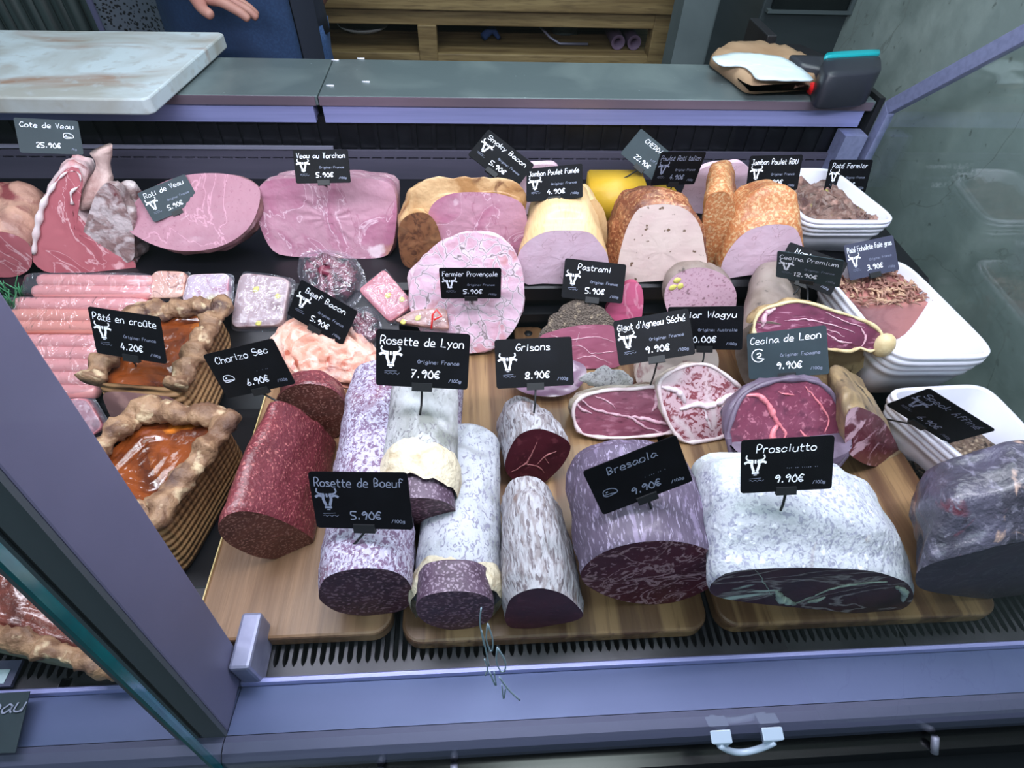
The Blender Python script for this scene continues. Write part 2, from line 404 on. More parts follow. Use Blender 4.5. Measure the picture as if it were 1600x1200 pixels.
for sx in (-1, 1):
    G().box(q.x + sx * .085 - .008, q.x + sx * .085 + .008, 1.495, 1.515, -.4, .35).part('back_upright', mk('chair_frame', (88, 88, 120), rough=.5), ch, bev=.004)
    G().box(q.x + sx * .08 - .01, q.x + sx * .08 + .01, 1.49, 1.51, FL, -.4).part('leg', black, ch)
    G().box(q.x + sx * .08 - .01, q.x + sx * .08 + .01, 1.28, 1.30, FL, -.4).part('leg', black, ch)

# ------------------------------------------------------------------ the shop assistant (seen from waist to hip)
def skin(name, chains, m, parent, sub=2, mats=None):
    me = bpy.data.meshes.new(name); bm = bmesh.new(); lay = bm.verts.layers.skin.verify(); vs = {}
    first = True
    for ch_ in chains:
        prev = None
        for key, co, r in ch_:
            if key not in vs:
                v = bm.verts.new(Vector(co) - Vector(parent['_l'])); rr = r if isinstance(r, tuple) else (r, r); v[lay].radius = rr; vs[key] = v
                if first: v[lay].use_root = True; first = False
            v = vs[key]
            if prev is not None: 
                try: bm.edges.new((prev, v))
                except ValueError: pass
            prev = v
    bm.to_mesh(me); bm.free(); me.materials.append(m)
    o = bpy.data.objects.new(name, me); sc.collection.objects.link(o); o.parent = parent; o['_l'] = parent['_l']
    o.modifiers.new('skin', 'SKIN').use_smooth_shade = True
    s = o.modifiers.new('sub', 'SUBSURF'); s.levels = sub; s.render_levels = sub
    return o
pc = UY(392, 50, 1.38); X = pc.x; Y = 1.40
pe = thing('person', 'person in a blue denim apron and jeans standing behind the serving ledge', 'person', (X, Y, FL))
skinm = mk('skin', (178, 128, 116), [('n', 20, .4, .7, (160, 104, 96))], rough=.5)
hz = UY(338, -2, 1.2)
body = skin('body', [
    [('pel', (X, Y, .06), (.135, .10)), ('wst', (X, Y, .22), (.125, .09)), ('che', (X, Y, .42), (.15, .105)), ('shl', (X, Y, .54), (.13, .08)), ('nk', (X, Y, .62), .052), ('hd0', (X, Y - .01, .70), (.07, .085)), ('hd1', (X, Y - .01, .80), (.072, .09)), ('hd2', (X, Y, .86), .045)],
    [('shl', 0, 0), ('sR', (X - .17, Y, .53), .055), ('eR', (X - .21, Y - .02, .34), .042), ('wR', (hz.x - .075, 1.22, hz.z + .045), .025)],
    [('shl', 0, 0), ('sL', (X + .17, Y, .53), .055), ('eL', (X + .17, Y + .13, .30), .042), ('wL', (X + .05, Y + .16, .14), .027), ('hL', (X + .0, Y + .16, .10), (.035, .02))],
    [('pel', 0, 0), ('hR', (X - .085, Y, -.02), .085), ('kR', (X - .09, Y, -.40), .058), ('aR', (X - .09, Y + .01, -.78), .04), ('tR', (X - .1, Y - .14, -.825), .03)],
    [('pel', 0, 0), ('hL2', (X + .085, Y, -.02), .085), ('kL', (X + .09, Y, -.40), .058), ('aL', (X + .09, Y + .01, -.78), .04), ('tL', (X + .1, Y - .14, -.825), .03)],
], skinm, pe)
# right hand with five fingers, resting towards the ledge
hx, hy, hzz = hz.x, 1.2, hz.z
wr = (hz.x - .075, 1.22, hz.z + .045)
skin('hand', [
    [('w', wr, (.026, .02)), ('p1', (hx - .03, hy + .01, hzz + .012), (.034, .016)), ('p2', (hx - .005, hy, hzz + .004), (.036, .014))],
    [('p2', 0, 0), ('i1', (hx + .018, hy - .026, hzz + .002), .009), ('i2', (hx + .045, hy - .03, hzz - .012), .0085), ('i3', (hx + .058, hy - .031, hzz - .024), .007)],
    [('p2', 0, 0), ('m1', (hx + .024, hy - .009, hzz + .002), .009), ('m2', (hx + .052, hy - .01, hzz - .014), .0085), ('m3', (hx + .066, hy - .01, hzz - .028), .007)],
    [('p2', 0, 0), ('r1', (hx + .022, hy + .01, hzz), .009), ('r2', (hx + .049, hy + .011, hzz - .016), .008), ('r3', (hx + .061, hy + .011, hzz - .03), .007)],
    [('p2', 0, 0), ('l1', (hx + .016, hy + .027, hzz - .002), .008), ('l2', (hx + .038, hy + .03, hzz - .016), .007), ('l3', (hx + .048, hy + .03, hzz - .026), .006)],
    [('p1', 0, 0), ('t1', (hx - .018, hy - .036, hzz - .004), .010), ('t2', (hx + .004, hy - .05, hzz - .014), .009)],
], skinm, pe)
denim = mk('denim', (44, 72, 118), [('n', 260, .35, .7, (66, 100, 150), (1, 1, 1), 2), ('n', 6, .4, .7, (30, 52, 92))], rough=.85, bump=[('n', 300, .0008)])
denim2 = mk('dark_denim_apron', (30, 56, 96), [('n', 240, .4, .7, (40, 72, 116), (1, 1, 1), 2), ('n', 5, .4, .7, (24, 44, 78))], rough=.85)
navy = mk('navy_cloth', (22, 28, 46), rough=.85)
def wrap(nm, z0_, z1_, a, bb, a0, a1, m, th=.008, flare=0, off=0):
    rings = []
    for j in range(11):
        t = j / 10; z = z0_ + (z1_ - z0_) * t; r = []
        kk = 1 + flare * (1 - t)
        for i in range(25):
            an = math.radians(a0 + (a1 - a0) * i / 24); fo = 1 + .02 * math.sin(an * 9 + j)
            r.append(Vector((X + (a + off) * kk * fo * math.sin(an), Y - (bb + off) * kk * fo * math.cos(an), z)))
        r += [Vector((X + (v.x - X) * (1 + th / a), Y + (v.y - Y) * (1 + th / bb), v.z)) for v in reversed(r)]
        rings.append(r)
    G().loft(rings).part(nm, m, pe)
wrap('trousers', -.10, .20, .150, .118, 0, 359, denim, .006)
for sx, kx in ((-1, 'a'), (1, 'b')):
    G().tube([(X + sx * .088, Y, -.05), (X + sx * .09, Y, -.4), (X + sx * .09, Y, -.8)], [.10, .075, .065], 16).part('trouser_leg', denim, pe)
wrap('shirt', .18, .56, .150, .118, 0, 359, navy, .006)
wrap('apron', -.35, .34, .162, .130, -80, 42, denim2, .004, .12)
wrap('apron_tie', -.3, .34, .158, .126, 44, 66, navy, .004, .1)
G().tube([(X, Y + .01, .86), (X, Y + .02, .80), (X, Y + .03, .72)], [.06, .088, .07], 16).part('hair', mk('hair_dark', (34, 26, 22), rough=.7), pe)
G().tube([(X - .004, Y - .1, .77), (X - .004, Y - .118, .755), (X - .004, Y - .1, .745)], [.008, .014, .010], 8).part('nose', skinm, pe)

# ================================================================== THE DISPLAY CASE
LY0, LY1, LZ = .92, 1.073, .237
XL = -1.15
case = thing('display_counter', 'refrigerated display counter with black stepped deck, front grille and blue grey rail', 'counter', (-.2, .5, FL))
# lower body, deck and step
G().box(XL, XR + .02, .14, 1.07, FL, -.04).part('body', mk('case_body', (40, 42, 50), rough=.5), case, smooth=False)
G().box(XL, XR, .262, .66, -.04, -.001).part('deck', deckm, case, smooth=False, bev=.002)
g = G(); SY, SZ = .642, .10
prof = [(SY, -.001), (SY, .03), (SY + .006, .033), (SY - .012, .036), (SY - .012, .05), (SY + .004, .054), (SY + .004, .07), (SY - .008, .073), (SY - .008, .094), (SY, SZ), (.93, SZ), (.93, SZ - .008), (.66, SZ - .008), (.66, -.001)]
g.prism([(XL, y, z) for y, z in prof], (XR - XL, 0, 0))
g.part('raised_step', deckm, case, smooth=False)
# air grille at the front of the deck: a steel frame with long slots
gr_m = mk('grille_steel', (58, 58, 64), [('n', 20, .45, .7, (40, 40, 46))], rough=.4, metal=.4)
for xa, xb in ((XL, -.395), (-.385, -.262), (-.248, .43), (.432, XR)):
    g = G(); g.box(xa, xb, .166, .180, -.008, -.001).box(xa, xb, .245, .262, -.008, -.001)
    nb = int((xb - xa) / .0088)
    for i in range(nb + 1):
        x = xa + (xb - xa) * i / nb
        hw = .0017; g.box(x - hw, x + hw, .180, .245, -.008, -.001)
        for s_ in (-1, 1):   # flared feet, so the slots end round
            g.prism([(x + s_ * hw, .1799, -.008), (x + s_ * .0043, .1799, -.008), (x + s_ * .0026, .1825, -.008), (x + s_ * hw, .186, -.008)], (0, 0, .007))
    g.part('air_grille', gr_m, case, smooth=False)
G().box(XL, XR, .166, .262, -.05, -.042).part('grille_trough', rubber, case, smooth=False)
# front rail: lip, sloping plate, nose
rail = mk('blue_grey_rail', (88, 98, 138), [('n', 5, .35, .7, (76, 90, 126), (.3, 3, 3), 5)], rough=.38, metal=.25)
railn = mk('nose_rail', (84, 86, 114), [('n', 5, .35, .7, (72, 76, 104), (.3, 3, 3), 5)], rough=.42, metal=.25)
for xa, xb in ((XL, -.2255), (-.2245, XR)):
    G().prism([(xa, .163, -.02), (xa, .163, .006), (xa, .1645, .010), (xa, .168, .010), (xa, .170, .006), (xa, .170, -.02)], (xb - xa, 0, 0)).part('rail_lip', steel_blue, case, smooth=False)
    G().prism([(xa, .122, .012), (xa, .1628, .004), (xa, .1628, -.02), (xa, .122, -.02)], (xb - xa, 0, 0)).part('front_plate', rail, case, smooth=False)
    g = G(); ring = [(.1212, .013), (.116, .0145), (.108, .013), (.102, .008), (.099, .0), (.099, -.012), (.104, -.02), (.1212, -.02)]
    g.prism([(xa, y, z) for y, z in ring], (xb - xa, 0, 0)); g.part('nose_rail', railn, case, smooth=False)
G().box(XL, XR, .085, .14, -.5, -.022).part('bumper', mk('gloss_black', (8, 8, 12), rough=.2), case, smooth=False)
G().box(XL, XR, .060, .085, -.075, -.066).part('kick_rail', mk('rail_dark', (34, 36, 44), rough=.3, metal=.5), case, smooth=False)
for px in (597, 710, 1443):
    q = U(px, 1188 if px < 1000 else 1131, -.02)
    G().tube([(q.x, .094, -.012), (q.x, .083, -.024)], [.0035, .0035], 10).part('screw', steel, case)
ledge = thing('serving_ledge', 'long grey metal serving ledge in two lengths behind the meats, with black back panel below', 'serving ledge', (-.2, 1.0, .1))
endp = thing('end_panel', 'blue grey angled aluminium frame with clear end pane at the right of the counter', 'end panel', (XR, .6, -.04))
postt = thing('slanted_post', 'broad grey slanted post with a shaded front face standing between the two front panes', 'post', (-.245, .15, .012))
# back wall of the case with two rows of vents, black panel above
BW = .925
pan = mk('back_panel_steel', (96, 92, 112), [('n', 7, .3, .7, (78, 76, 94), (.4, 1, 4))], rough=.5, metal=.3)
zz = [UY(600, py, BW).z for py in (285, 279, 246, 240)]
g = G()
z_lo, z_dash1, z_dash2, z_top = SZ, zz[0] + .001, zz[2], zz[3] + .004
def vented(zb, zt_):
    g.box(XL, XR - .01, BW, BW + .006, zb, zt_)
vented(SZ - .004, z_dash1 - .003); vented(z_dash1, z_dash2 - .003); vented(z_dash2, z_top)
x = XL
while x < XR - .02:
    for zc in (z_dash1 - .003, z_dash2 - .003): g.box(x, x + .004, BW + .0005, BW + .006, zc, zc + .003)
    x += .02
g.part('vent_panel', pan, ledge, smooth=False)
blk = mk('black_back_panel', (13, 13, 20), [('n', 40, .45, .8, (22, 23, 30))], rough=.35)
g = G(); g.box(XL, XR, BW + .010, BW + .02, SZ, .2)
for i in range(60):
    x = XL + i * .031; g.box(x, x + .006, BW + .006, BW + .0105, z_top, .199)
g.part('black_back_panel', blk, ledge, smooth=False)
G().box(XL, -.225, BW - .004, BW, z_top + .004, z_top + .009).part('silver_strip', steel, ledge, smooth=False)
# serving ledge in two lengths
xj = -.232
for k, (xa, xb) in enumerate(((XL, xj - .0008), (xj + .0008, XR - .012))):
    G().box(xa, xb, LY0, LY1, LZ - .0145, LZ).part('ledge_top', ledge_top, ledge, smooth=False, bev=.0015)
    G().box(xa, xb - .004, LY0 - .0015, LY0 + .001, LZ - .0138, LZ - .0008).part('ledge_edge', mk('ledge_edge_steel', (128, 112, 128), [('n', 12, .4, .7, (112, 98, 112), (.2, 3, 3))], rough=.35, metal=.45), ledge, smooth=False)
    G().box(xa + .002, xb - .010, LY0 + .003, LY0 + .03, LZ - .042, LZ - .0150).part('ledge_fascia', steel_blue, ledge, smooth=False, bev=.001)
G().box(XL, XR - .02, 1.03, 1.06, -.04, LZ - .023).part('rear_panel', pan, ledge, smooth=False)
# end panel: frame of aluminium round a pane
alu = mk('aluminium_frame', (142, 148, 188), [('n', 120, .4, .7, (128, 134, 172))], rough=.45, metal=.35)
def inend(px, py, x=XR): d = ray(px, py); return CAM + d * (x / d.x)
cA = inend(1385, 160); cB = inend(1600, 40)
dirr = (cB - cA).normalized(); top_end = cA + dirr * .62
wfr = .020
lo = Vector((XR, .918, -.04)); co = Vector((XR, .918, cA.z)); tp = Vector((XR, co.y + dirr.y * .62, co.z + dirr.z * .62))
dn = Vector((0, dirr.y, dirr.z)); nrm = Vector((0, dn.z, -dn.y))
if nrm.z > 0: nrm = -nrm
ci = Vector((XR, .918 - wfr, cA.z - wfr * .55))
poly_up = [co, tp, tp + nrm * wfr, ci]
poly_lo = [lo, co, ci, Vector((XR, .918 - wfr, -.04))]
g = G(); g.prism(poly_up, (.012, 0, 0)).prism(poly_lo, (.012, 0, 0)); g.part('end_frame', alu, endp, smooth=False, bev=.001)
G().box(XR - .010, XR, .919, LY1, SZ, LZ + .006).part('ledge_end_plate', rubber, ledge, smooth=False)
pane_m = clear('end_glass', (.96, .985, .975), .01)
G().prism([Vector((XR + .004, .9, -.02)), Vector((XR + .004, .9, cA.z - .02)), Vector((XR + .004, tp.y + .01, tp.z - .03)), Vector((XR + .004, .2, .55)), Vector((XR + .004, .13, .02)), Vector((XR + .004, .13, -.02))], (.004, 0, 0)).part('end_pane', pane_m, endp, smooth=False)
# inner end wall of the back
G().box(XR - .05, XR - .012, .9, .93, SZ, LZ - .047).part('end_upright', alu, endp, smooth=False)
# slanted post between the two panes
def at_glass(z, base=.095): return base + z * math.tan(math.radians(6.4))
def slab(x0_, x1_, y0_, y1_, z0_, z1_):
    t = math.tan(math.radians(6.4))
    return [[Vector((x, y + z * t, z)) for x, y in ((x0_, y0_), (x1_, y0_), (x1_, y1_), (x0_, y1_))] for z in (z0_, z1_)]
g = G(); g.loft(slab(-.265, -.224, .1235, .181, .0125, .62)); g.part('post_body', post_m, postt, smooth=False, bev=.0015)
g = G(); g.loft(slab(-.2665, -.2475, .1195, .1234, .0125, .62)).loft(slab(-.2435, -.2245, .1195, .1234, .0125, .62)); g.part('post_shaded_front', post_dark, postt, smooth=False)  # two strips of the post's front, painted dark for its shaded side
g = G(); g.loft(slab(-.2475, -.2435, .121, .1234, .0125, .62)); g.part('post_groove', rubber, postt, smooth=False)
G().box(-.2235, -.205, .165, .215, -.0005, .05).part('post_foot', mk('foot_alu', (140, 142, 170), [('n', 30, .4, .7, (110, 112, 140))], rough=.45, metal=.3), postt, smooth=False, bev=.003)
# glass panes in front, leaning back at the top
glass_m = clear('front_glass', (.965, .985, .985), .0, rough=.0, fres=1.33)
edge_m = mk('green_glass_edge', (14, 96, 104), [('n', 30, .4, .7, (10, 78, 88), (1, 1, 1))], rough=.15, coat=1)
def pane(nm, x0_, x1_, base, label):
    root = thing(nm, label, 'glass pane', ((x0_ + x1_) / 2, base, -.02))
    g = G(); g.loft([[Vector((x, at_glass(z, base), z)) for x in (x0_, x1_)] + [Vector((x, at_glass(z, base) + .0, z)) for x in ()] for z in (-.02, .64)], False, False)
    v = [(x0_, at_glass(-.02, base), -.02), (x1_, at_glass(-.02, base), -.02), (x1_, at_glass(.64, base), .64), (x0_, at_glass(.64, base), .64)]
    part('sheet', v, [(0, 1, 2, 3)], glass_m, root, smooth=False)
    return root
gl = pane('front_glass_pane', XL, -.2275, .098, 'left sloping glass pane of the counter front with a green edge')
G().loft(slab(-.2275, -.2245, .094, .1, -.02, .64)).part('glass_edge', edge_m, gl, smooth=False)
gr = pane('front_glass_pane', -.2235, XR - .004, .098, 'large right sloping glass pane of the counter front')
# handle stuck to the pane
q0 = U(1112, 1141, -.0); 
hd = thing('glass_handle', 'curved clear handle with two triangular feet on the bottom of the right glass pane', 'handle', (U(1160, 1150, 0).x, .09, -.01))
xa, xb = U(1107, 1139, .03).x, U(1213, 1134, .03).x
hz0 = .034
hm = mk('frosted_handle', (176, 190, 214), rough=.25, coat=.5)
ysurf = at_glass(hz0, .098) - .001
g = G(); pts = []
for i in range(17):
    t = i / 16; an = PI * t
    pts.append((xa + .006 + (xb - xa - .012) * t, ysurf - .010 - .004 * math.sin(an) ** .7, hz0 - .004 - .016 * math.sin(an)))
g.tube(pts, .0028, 10); g.part('grip', hm, hd)
for s_, xx in ((1, xa), (-1, xb)):
    G().prism([(xx - .002 * s_, ysurf, hz0 + .003), (xx + .017 * s_, ysurf, hz0 + .003), (xx + .014 * s_, ysurf - .001, hz0 - .009)], (0, -.010, -.003)).part('foot', hm, hd, smooth=False, bev=.001)

# ------------------------------------------------------------------ wooden boards
def board(x0_, x1_, y0_, y1_, m, label, rad=.02, handle=None, th=.02, name='wooden_board', bevel=.003):
    pts = []
    for (cx, cy, a0) in ((x1_ - rad, y1_ - rad, 0), (x0_ + rad, y1_ - rad, 90), (x0_ + rad, y0_ + rad, 180), (x1_ - rad, y0_ + rad, 270)):
        if handle and a0 == 90:
            hx_, hw, hl = handle
            for t in range(7):
                an = math.radians(90 * t / 6); pts.append((hx_ + hw - .008 + .008 * math.cos(an), y1_ + hl - .008 + .008 * math.sin(an)))
            for t in range(7):
                an = math.radians(90 + 90 * t / 6); pts.append((hx_ - hw + .008 + .008 * math.cos(an), y1_ + hl - .008 + .008 * math.sin(an)))
            pts.append((hx_ - hw, y1_))
        for t in range(9):
            an = math.radians(a0 + 90 * t / 8); pts.append((cx + rad * math.cos(an), cy + rad * math.sin(an)))
        if handle and a0 == 0: pts.append((handle[0] + handle[1], y1_))
    g = G(); g.prism([(x, y, .0) for x, y in pts], (0, 0, th))
    o = g.single(name, label, 'wooden board', m, smooth=False, group='wooden boards on the deck', bev=bevel)
    return o
bl = board(-.277, -.088, .200, .60, oak, 'brown wooden board with a pale left edge under the red chorizo')
G().box(-.2785, -.2772, .23, .585, .002, .0185).part('sapwood_edge', oak_pale, bl, smooth=False)
bm_ = board(-.078, .227, .190, .600, oak2, 'middle wooden board with a handle under the grisons and the bresaola', handle=(.077, .021, .038))
G().tube([(.077, .622, .0201), (.077, .622, .0206)], [.006, .006], 14).part('hanging_hole', rubber, bm_)
board(.238, .535, .192, .600, oak2, 'right wooden board under the white prosciutto and the dark speck')
# ================================================================== CHARCUTERIE
TS = 1.9
BZ = .0205                                       # top of the wooden boards
SH = SZ + .0005                                  # top of the raised step
fatspeck = (200, 150, 150)
def salami_cut(n, base, fat, dark, s=170): return mk(n, base, [('n', 20, .4, .7, dark), ('v', s, .42, .22, fat, (1, 1, 1), 4, 1.5), ('v', s * .55, .25, .12, fat, (1, 1, 1), 4, 1.5)], rough=.5, bump=[('n', 180, .0006)])
M_chor = mk('chorizo_casing', (116, 50, 58), [('n', 14, .4, .7, (96, 38, 46), (1, 1, 1), 6), ('v', 130, .30, .12, (176, 96, 100), (1, 1, 1), 4, 2), ('n', 160, .58, .72, (190, 116, 112), (1, 1, 1), 3)], rough=.38, coat=.25, bump=[('n', 90, .0012), ('v', 160, .0005)])
M_chorc = salami_cut('chorizo_cut', (112, 62, 52), (164, 116, 104), (84, 40, 34))
M_mold = mk('white_mould_casing', (178, 172, 196), [('n', 120, .45, .56, (116, 92, 120), (1, .8, 1), 6, 1.0), ('n', 9, .56, .70, (120, 72, 92), (1, .6, 1), 6, .6), ('n', 170, .56, .62, (200, 198, 218), (1, 1, 1), 4, 1.0)], rough=.85, bump=[('n', 90, .0018)])
M_mold2 = mk('chalky_mould_casing', (184, 186, 196), [('n', 16, .5, .68, (150, 152, 158), (1, .8, 1), 6, 1), ('n', 110, .54, .62, (134, 132, 152), (1, .7, 1), 5, 1.4), ('n', 7, .62, .72, (110, 106, 96), (1, 1, 1), 6)], rough=.85, bump=[('n', 90, .0018)])
M_mold3 = mk('grey_mould_casing', (182, 182, 186), [('n', 14, .45, .6, (134, 136, 132), (1, .6, 1), 6, 1.0), ('n', 110, .54, .62, (118, 116, 122), (1, .6, 1), 5, 1.4), ('n', 5, .6, .7, (226, 226, 232))], rough=.85, bump=[('n', 80, .002)])
M_cream = mk('peeled_cream_casing', (214, 202, 178), [('n', 30, .5, .7, (180, 160, 130), (1, 1, 1), 6, 1), ('n', 12, .55, .7, (232, 226, 210))], rough=.7, bump=[('n', 60, .004)])
M_sal = salami_cut('salami_cut', (78, 38, 50), (140, 104, 116), (54, 24, 36), 110)
M_salb = salami_cut('salami_bare', (92, 72, 92), (140, 122, 140), (66, 46, 64), 150)
M_gris = mk('grisons_rind', (174, 172, 180), [('n', 90, .46, .62, (138, 130, 134), (1.2, .35, 1), 6, .6), ('n', 150, .53, .62, (108, 98, 104), (1.2, .3, 1), 5, .6), ('n', 22, .62, .70, (124, 104, 100), (1, .5, 1), 5)], rough=.85, bump=[('n', 90, .002, (1.2, .35, 1))])
M_grisc = mk('grisons_cut', (74, 24, 36), [('n', 12, .4, .7, (48, 14, 24)), ('n', 70, .58, .7, (96, 44, 54), (1, 1, 1), 5, .6)], rough=.5, spec=.3)
M_bres = mk('bresaola_casing', (80, 68, 88), [('n', 9, .4, .65, (96, 84, 106), (1, .6, 1), 6), ('n', 130, .56, .64, (150, 138, 164), (1.6, .35, 1.2), 5, .8), ('n', 34, .60, .68, (128, 114, 142), (1.4, .5, 1), 6, 1)], rough=.55, coat=.1, bump=[('n', 50, .0016, (1.5, .4, 1))])
M_bresc = mk('bresaola_cut', (88, 30, 44), [('n', 8, .4, .7, (64, 18, 30)), ('vein', 17, .03, 0, (186, 146, 154), (1, 1, 1), 8, 1.2), ('n', 90, .58, .66, (170, 128, 138), (1, 1, 1), 4)], rough=.5, spec=.25)
M_pros = mk('prosciutto_white_rind', (192, 195, 206), [('n', 110, .50, .60, (152, 153, 174), (1, 1, 1), 5, 1.0), ('n', 9, .60, .68, (164, 144, 134), (1.4, .5, 1), 7, .6), ('n', 6, .52, .66, (190, 200, 200), (.4, 1.4, 1)), ('n', 60, .6, .68, (228, 230, 238))], rough=.85, bump=[('n', 60, .0022)])
M_prosc = mk('prosciutto_cut', (70, 34, 42), [('n', 10, .4, .7, (44, 20, 26)), ('vein', 6, .02, 0, (150, 140, 140), (.6, 1, 1.8), 7, 1.0), ('n', 9, .60, .64, (190, 206, 198), (.6, 1, 1.4), 6, .8)], rough=.5, spec=.25)
M_speck = mk('speck_rind', (62, 58, 72), [('n', 10, .42, .62, (88, 84, 104), (1, .7, 1), 8, 1.2), ('n', 8, .56, .66, (112, 48, 64), (1, .6, 1.2), 6, 1.4), ('n', 13, .64, .70, (182, 152, 140), (1, .7, 1), 6, 1.2), ('n', 60, .58, .66, (112, 108, 126), (1.2, .6, 1), 6, .6)], rough=.4, coat=.3, bump=[('n', 24, .006), ('n', 90, .0015)])
M_speckc = mk('speck_cut', (48, 36, 44), [('n', 8, .45, .7, (58, 36, 48)), ('vein', 10, .02, 0, (76, 66, 74), (1, 1, 1), 6, 1.5)], rough=.5)
M_ham = mk('pink_ham_cut', (188, 140, 158), [('n', 9, .42, .62, (174, 108, 136), (1, 1, 1), 8, 1.2), ('vein', 9, .009, 0, (226, 192, 208), (1, 1, 1), 8, .8), ('vein', 5, .006, 0, (172, 116, 138), (1, 1, 1), 8, .8), ('n', 12, .62, .68, (228, 200, 212), (1, 1, 1), 7), ('n', 9, .62, .70, (180, 128, 112), (1, 1, 1), 7)], rough=.42, coat=.25, bump=[('n', 30, .0025)])
M_hamskin = mk('pink_ham_skin', (176, 134, 148), [('n', 12, .4, .65, (166, 112, 132), (1, 1, 1), 7, .8), ('vein', 18, .016, 0, (224, 190, 200), (1, 1, 1), 5, 1)], rough=.45, coat=.2, bump=[('n', 30, .003)])
M_roti = mk('veal_roast_cut', (166, 116, 132), [('n', 8, .45, .7, (148, 98, 116)), ('vein', 4, .006, 0, (194, 142, 160), (1, 1, 1), 7, .6), ('n', 160, .62, .68, (150, 96, 116), (1, 1, 1), 2)], rough=.45, coat=.15, bump=[('n', 60, .0008)])
M_rotis = mk('veal_roast_skin', (168, 120, 130), [('n', 14, .4, .65, (136, 96, 96), (1, 1, .5), 7, 1), ('n', 24, .6, .7, (206, 178, 182), (1, 1, .5), 5)], rough=.5, bump=[('n', 26, .004)])
M_veg = mk('fermier_cut', (222, 186, 206), [('n', 12, .45, .62, (206, 160, 178), (1, 1, 1), 5), ('n', 10, .58, .66, (196, 138, 144), (1, 1, 1), 5), ('c', 26, .10, .05, (222, 200, 214), (1, 1, 1), 5, 1.6), ('c', 26, .030, .004, (134, 120, 124), (1, 1, 1), 5, 1.6)], rough=.5, bump=[('n', 30, .003)])
M_smok = mk('smoked_rind', (168, 122, 76), [('n', 9, .4, .6, (206, 168, 124), (1, 1, 1), 7, 1), ('n', 14, .56, .68, (112, 70, 44), (1, 1, 1), 7, 1.2)], rough=.5, coat=.15, bump=[('n', 24, .005)])
M_chick = mk('chicken_cut', (220, 190, 208), [('n', 16, .45, .7, (212, 178, 196)), ('vein', 12, .004, 0, (168, 130, 142), (1, 1, 1), 3, 1)], rough=.5, bump=[('n', 80, .0006)])
M_chickskin = mk('smoked_chicken_skin', (216, 180, 132), [('n', 5, .4, .65, (224, 192, 148)), ('n', 60, .5, .7, (206, 168, 122), (3, .4, 1), 3, 1)], rough=.4, coat=.15, bump=[('n', 12, .002)])
M_ital = mk('herb_roast_skin', (130, 72, 46), [('n', 80, .48, .58, (166, 108, 74), (1, 1, 1), 6, .6), ('n', 140, .56, .64, (196, 152, 110), (1, 1, 1), 4, .6), ('n', 9, .46, .62, (84, 42, 32), (1, 1, 1), 6)], rough=.5, coat=.15, bump=[('n', 40, .0025)])
M_italc = mk('herb_chicken_cut', (224, 202, 196), [('n', 12, .4, .7, (214, 186, 184)), ('n', 55, .66, .70, (116, 92, 76), (1, 1, 1), 3), ('n', 26, .72, .75, (186, 80, 50), (1, 1, 1), 3)], rough=.5, bump=[('n', 50, .001)])
M_rotisk = mk('roast_chicken_skin', (182, 116, 72), [('n', 120, .50, .60, (206, 170, 128), (1, 1, 1), 5, .6), ('n', 9, .48, .64, (150, 84, 52), (1, 1, 1), 7), ('n', 170, .56, .64, (196, 150, 106), (1, 1, 1), 4)], rough=.5, coat=.1, bump=[('n', 50, .002)])
M_cheese = mk('yellow_cheese', (206, 164, 44), [('n', 12, .5, .75, (206, 160, 36))], rough=.45, bump=[('n', 60, .0005)])
M_past = mk('pepper_crust', (96, 84, 76), [('v', 220, .35, .1, (56, 48, 44)), ('n', 90, .58, .68, (146, 130, 112))], rough=.8, bump=[('v', 200, .003)])
M_pastc = mk('pastrami_cut', (168, 98, 122), [('n', 9, .4, .7, (146, 78, 102)), ('n', 50, .56, .68, (192, 130, 150), (.5, 1, 1.6), 6, .6)], rough=.4, coat=.3)
M_mort = mk('mortadella_skin', (146, 132, 126), [('n', 14, .45, .65, (120, 106, 98), (1, 1, 1), 7), ('n', 30, .64, .7, (84, 74, 72))], rough=.5, bump=[('n', 40, .0012)])
M_mortc = mk('mortadella_cut', (210, 172, 190), [('n', 140, .56, .66, (178, 132, 152), (1, 1, 1), 3), ('n', 60, .66, .70, (150, 116, 128), (1, 1, 1), 2)], rough=.5)
M_lamb = mk('dried_lamb_cut', (134, 74, 92), [('n', 10, .4, .7, (104, 54, 72)), ('n', 60, .54, .68, (166, 110, 128), (.5, 1, 1.6), 5), ('n', 40, .56, .7, (92, 44, 60), (.6, 1, 1.4), 5)], rough=.38, coat=.3, bump=[('n', 50, .001, (.6, 1, 1.4))])
M_lambr = mk('dried_lamb_rind', (150, 136, 122), [('n', 20, .42, .58, (196, 188, 178), (1, 1, 1), 7, 1), ('n', 12, .56, .68, (92, 70, 56), (1, 1, 1), 6, 1)], rough=.6, bump=[('n', 30, .004)])
M_wag = mk('wagyu_cut', (204, 172, 182), [('n', 64, .49, .56, (136, 70, 80), (1, 1, 1), 5, 1.4), ('n', 7, .50, .56, (214, 194, 200), (1, 1, 1), 4, .8)], rough=.4, coat=.25)
M_wagr = mk('wagyu_rind', (206, 194, 184), [('n', 20, .45, .65, (156, 138, 124), (1, 1, 1), 6)], rough=.6, bump=[('n', 40, .002)])
M_leon = mk('cecina_cut', (112, 52, 74), [('n', 9, .45, .62, (128, 70, 92)), ('n', 90, .58, .66, (166, 104, 122), (1, 1, 1), 4, 1), ('n', 30, .56, .68, (92, 44, 64), (1, 1, 1), 6)], rough=.38, coat=.3, bump=[('n', 60, .001)])
M_leonr = mk('cecina_rind', (104, 90, 110), [('n', 20, .45, .65, (82, 68, 86), (1, 1, 1), 6)], rough=.5, coat=.2, bump=[('n', 30, .002)])
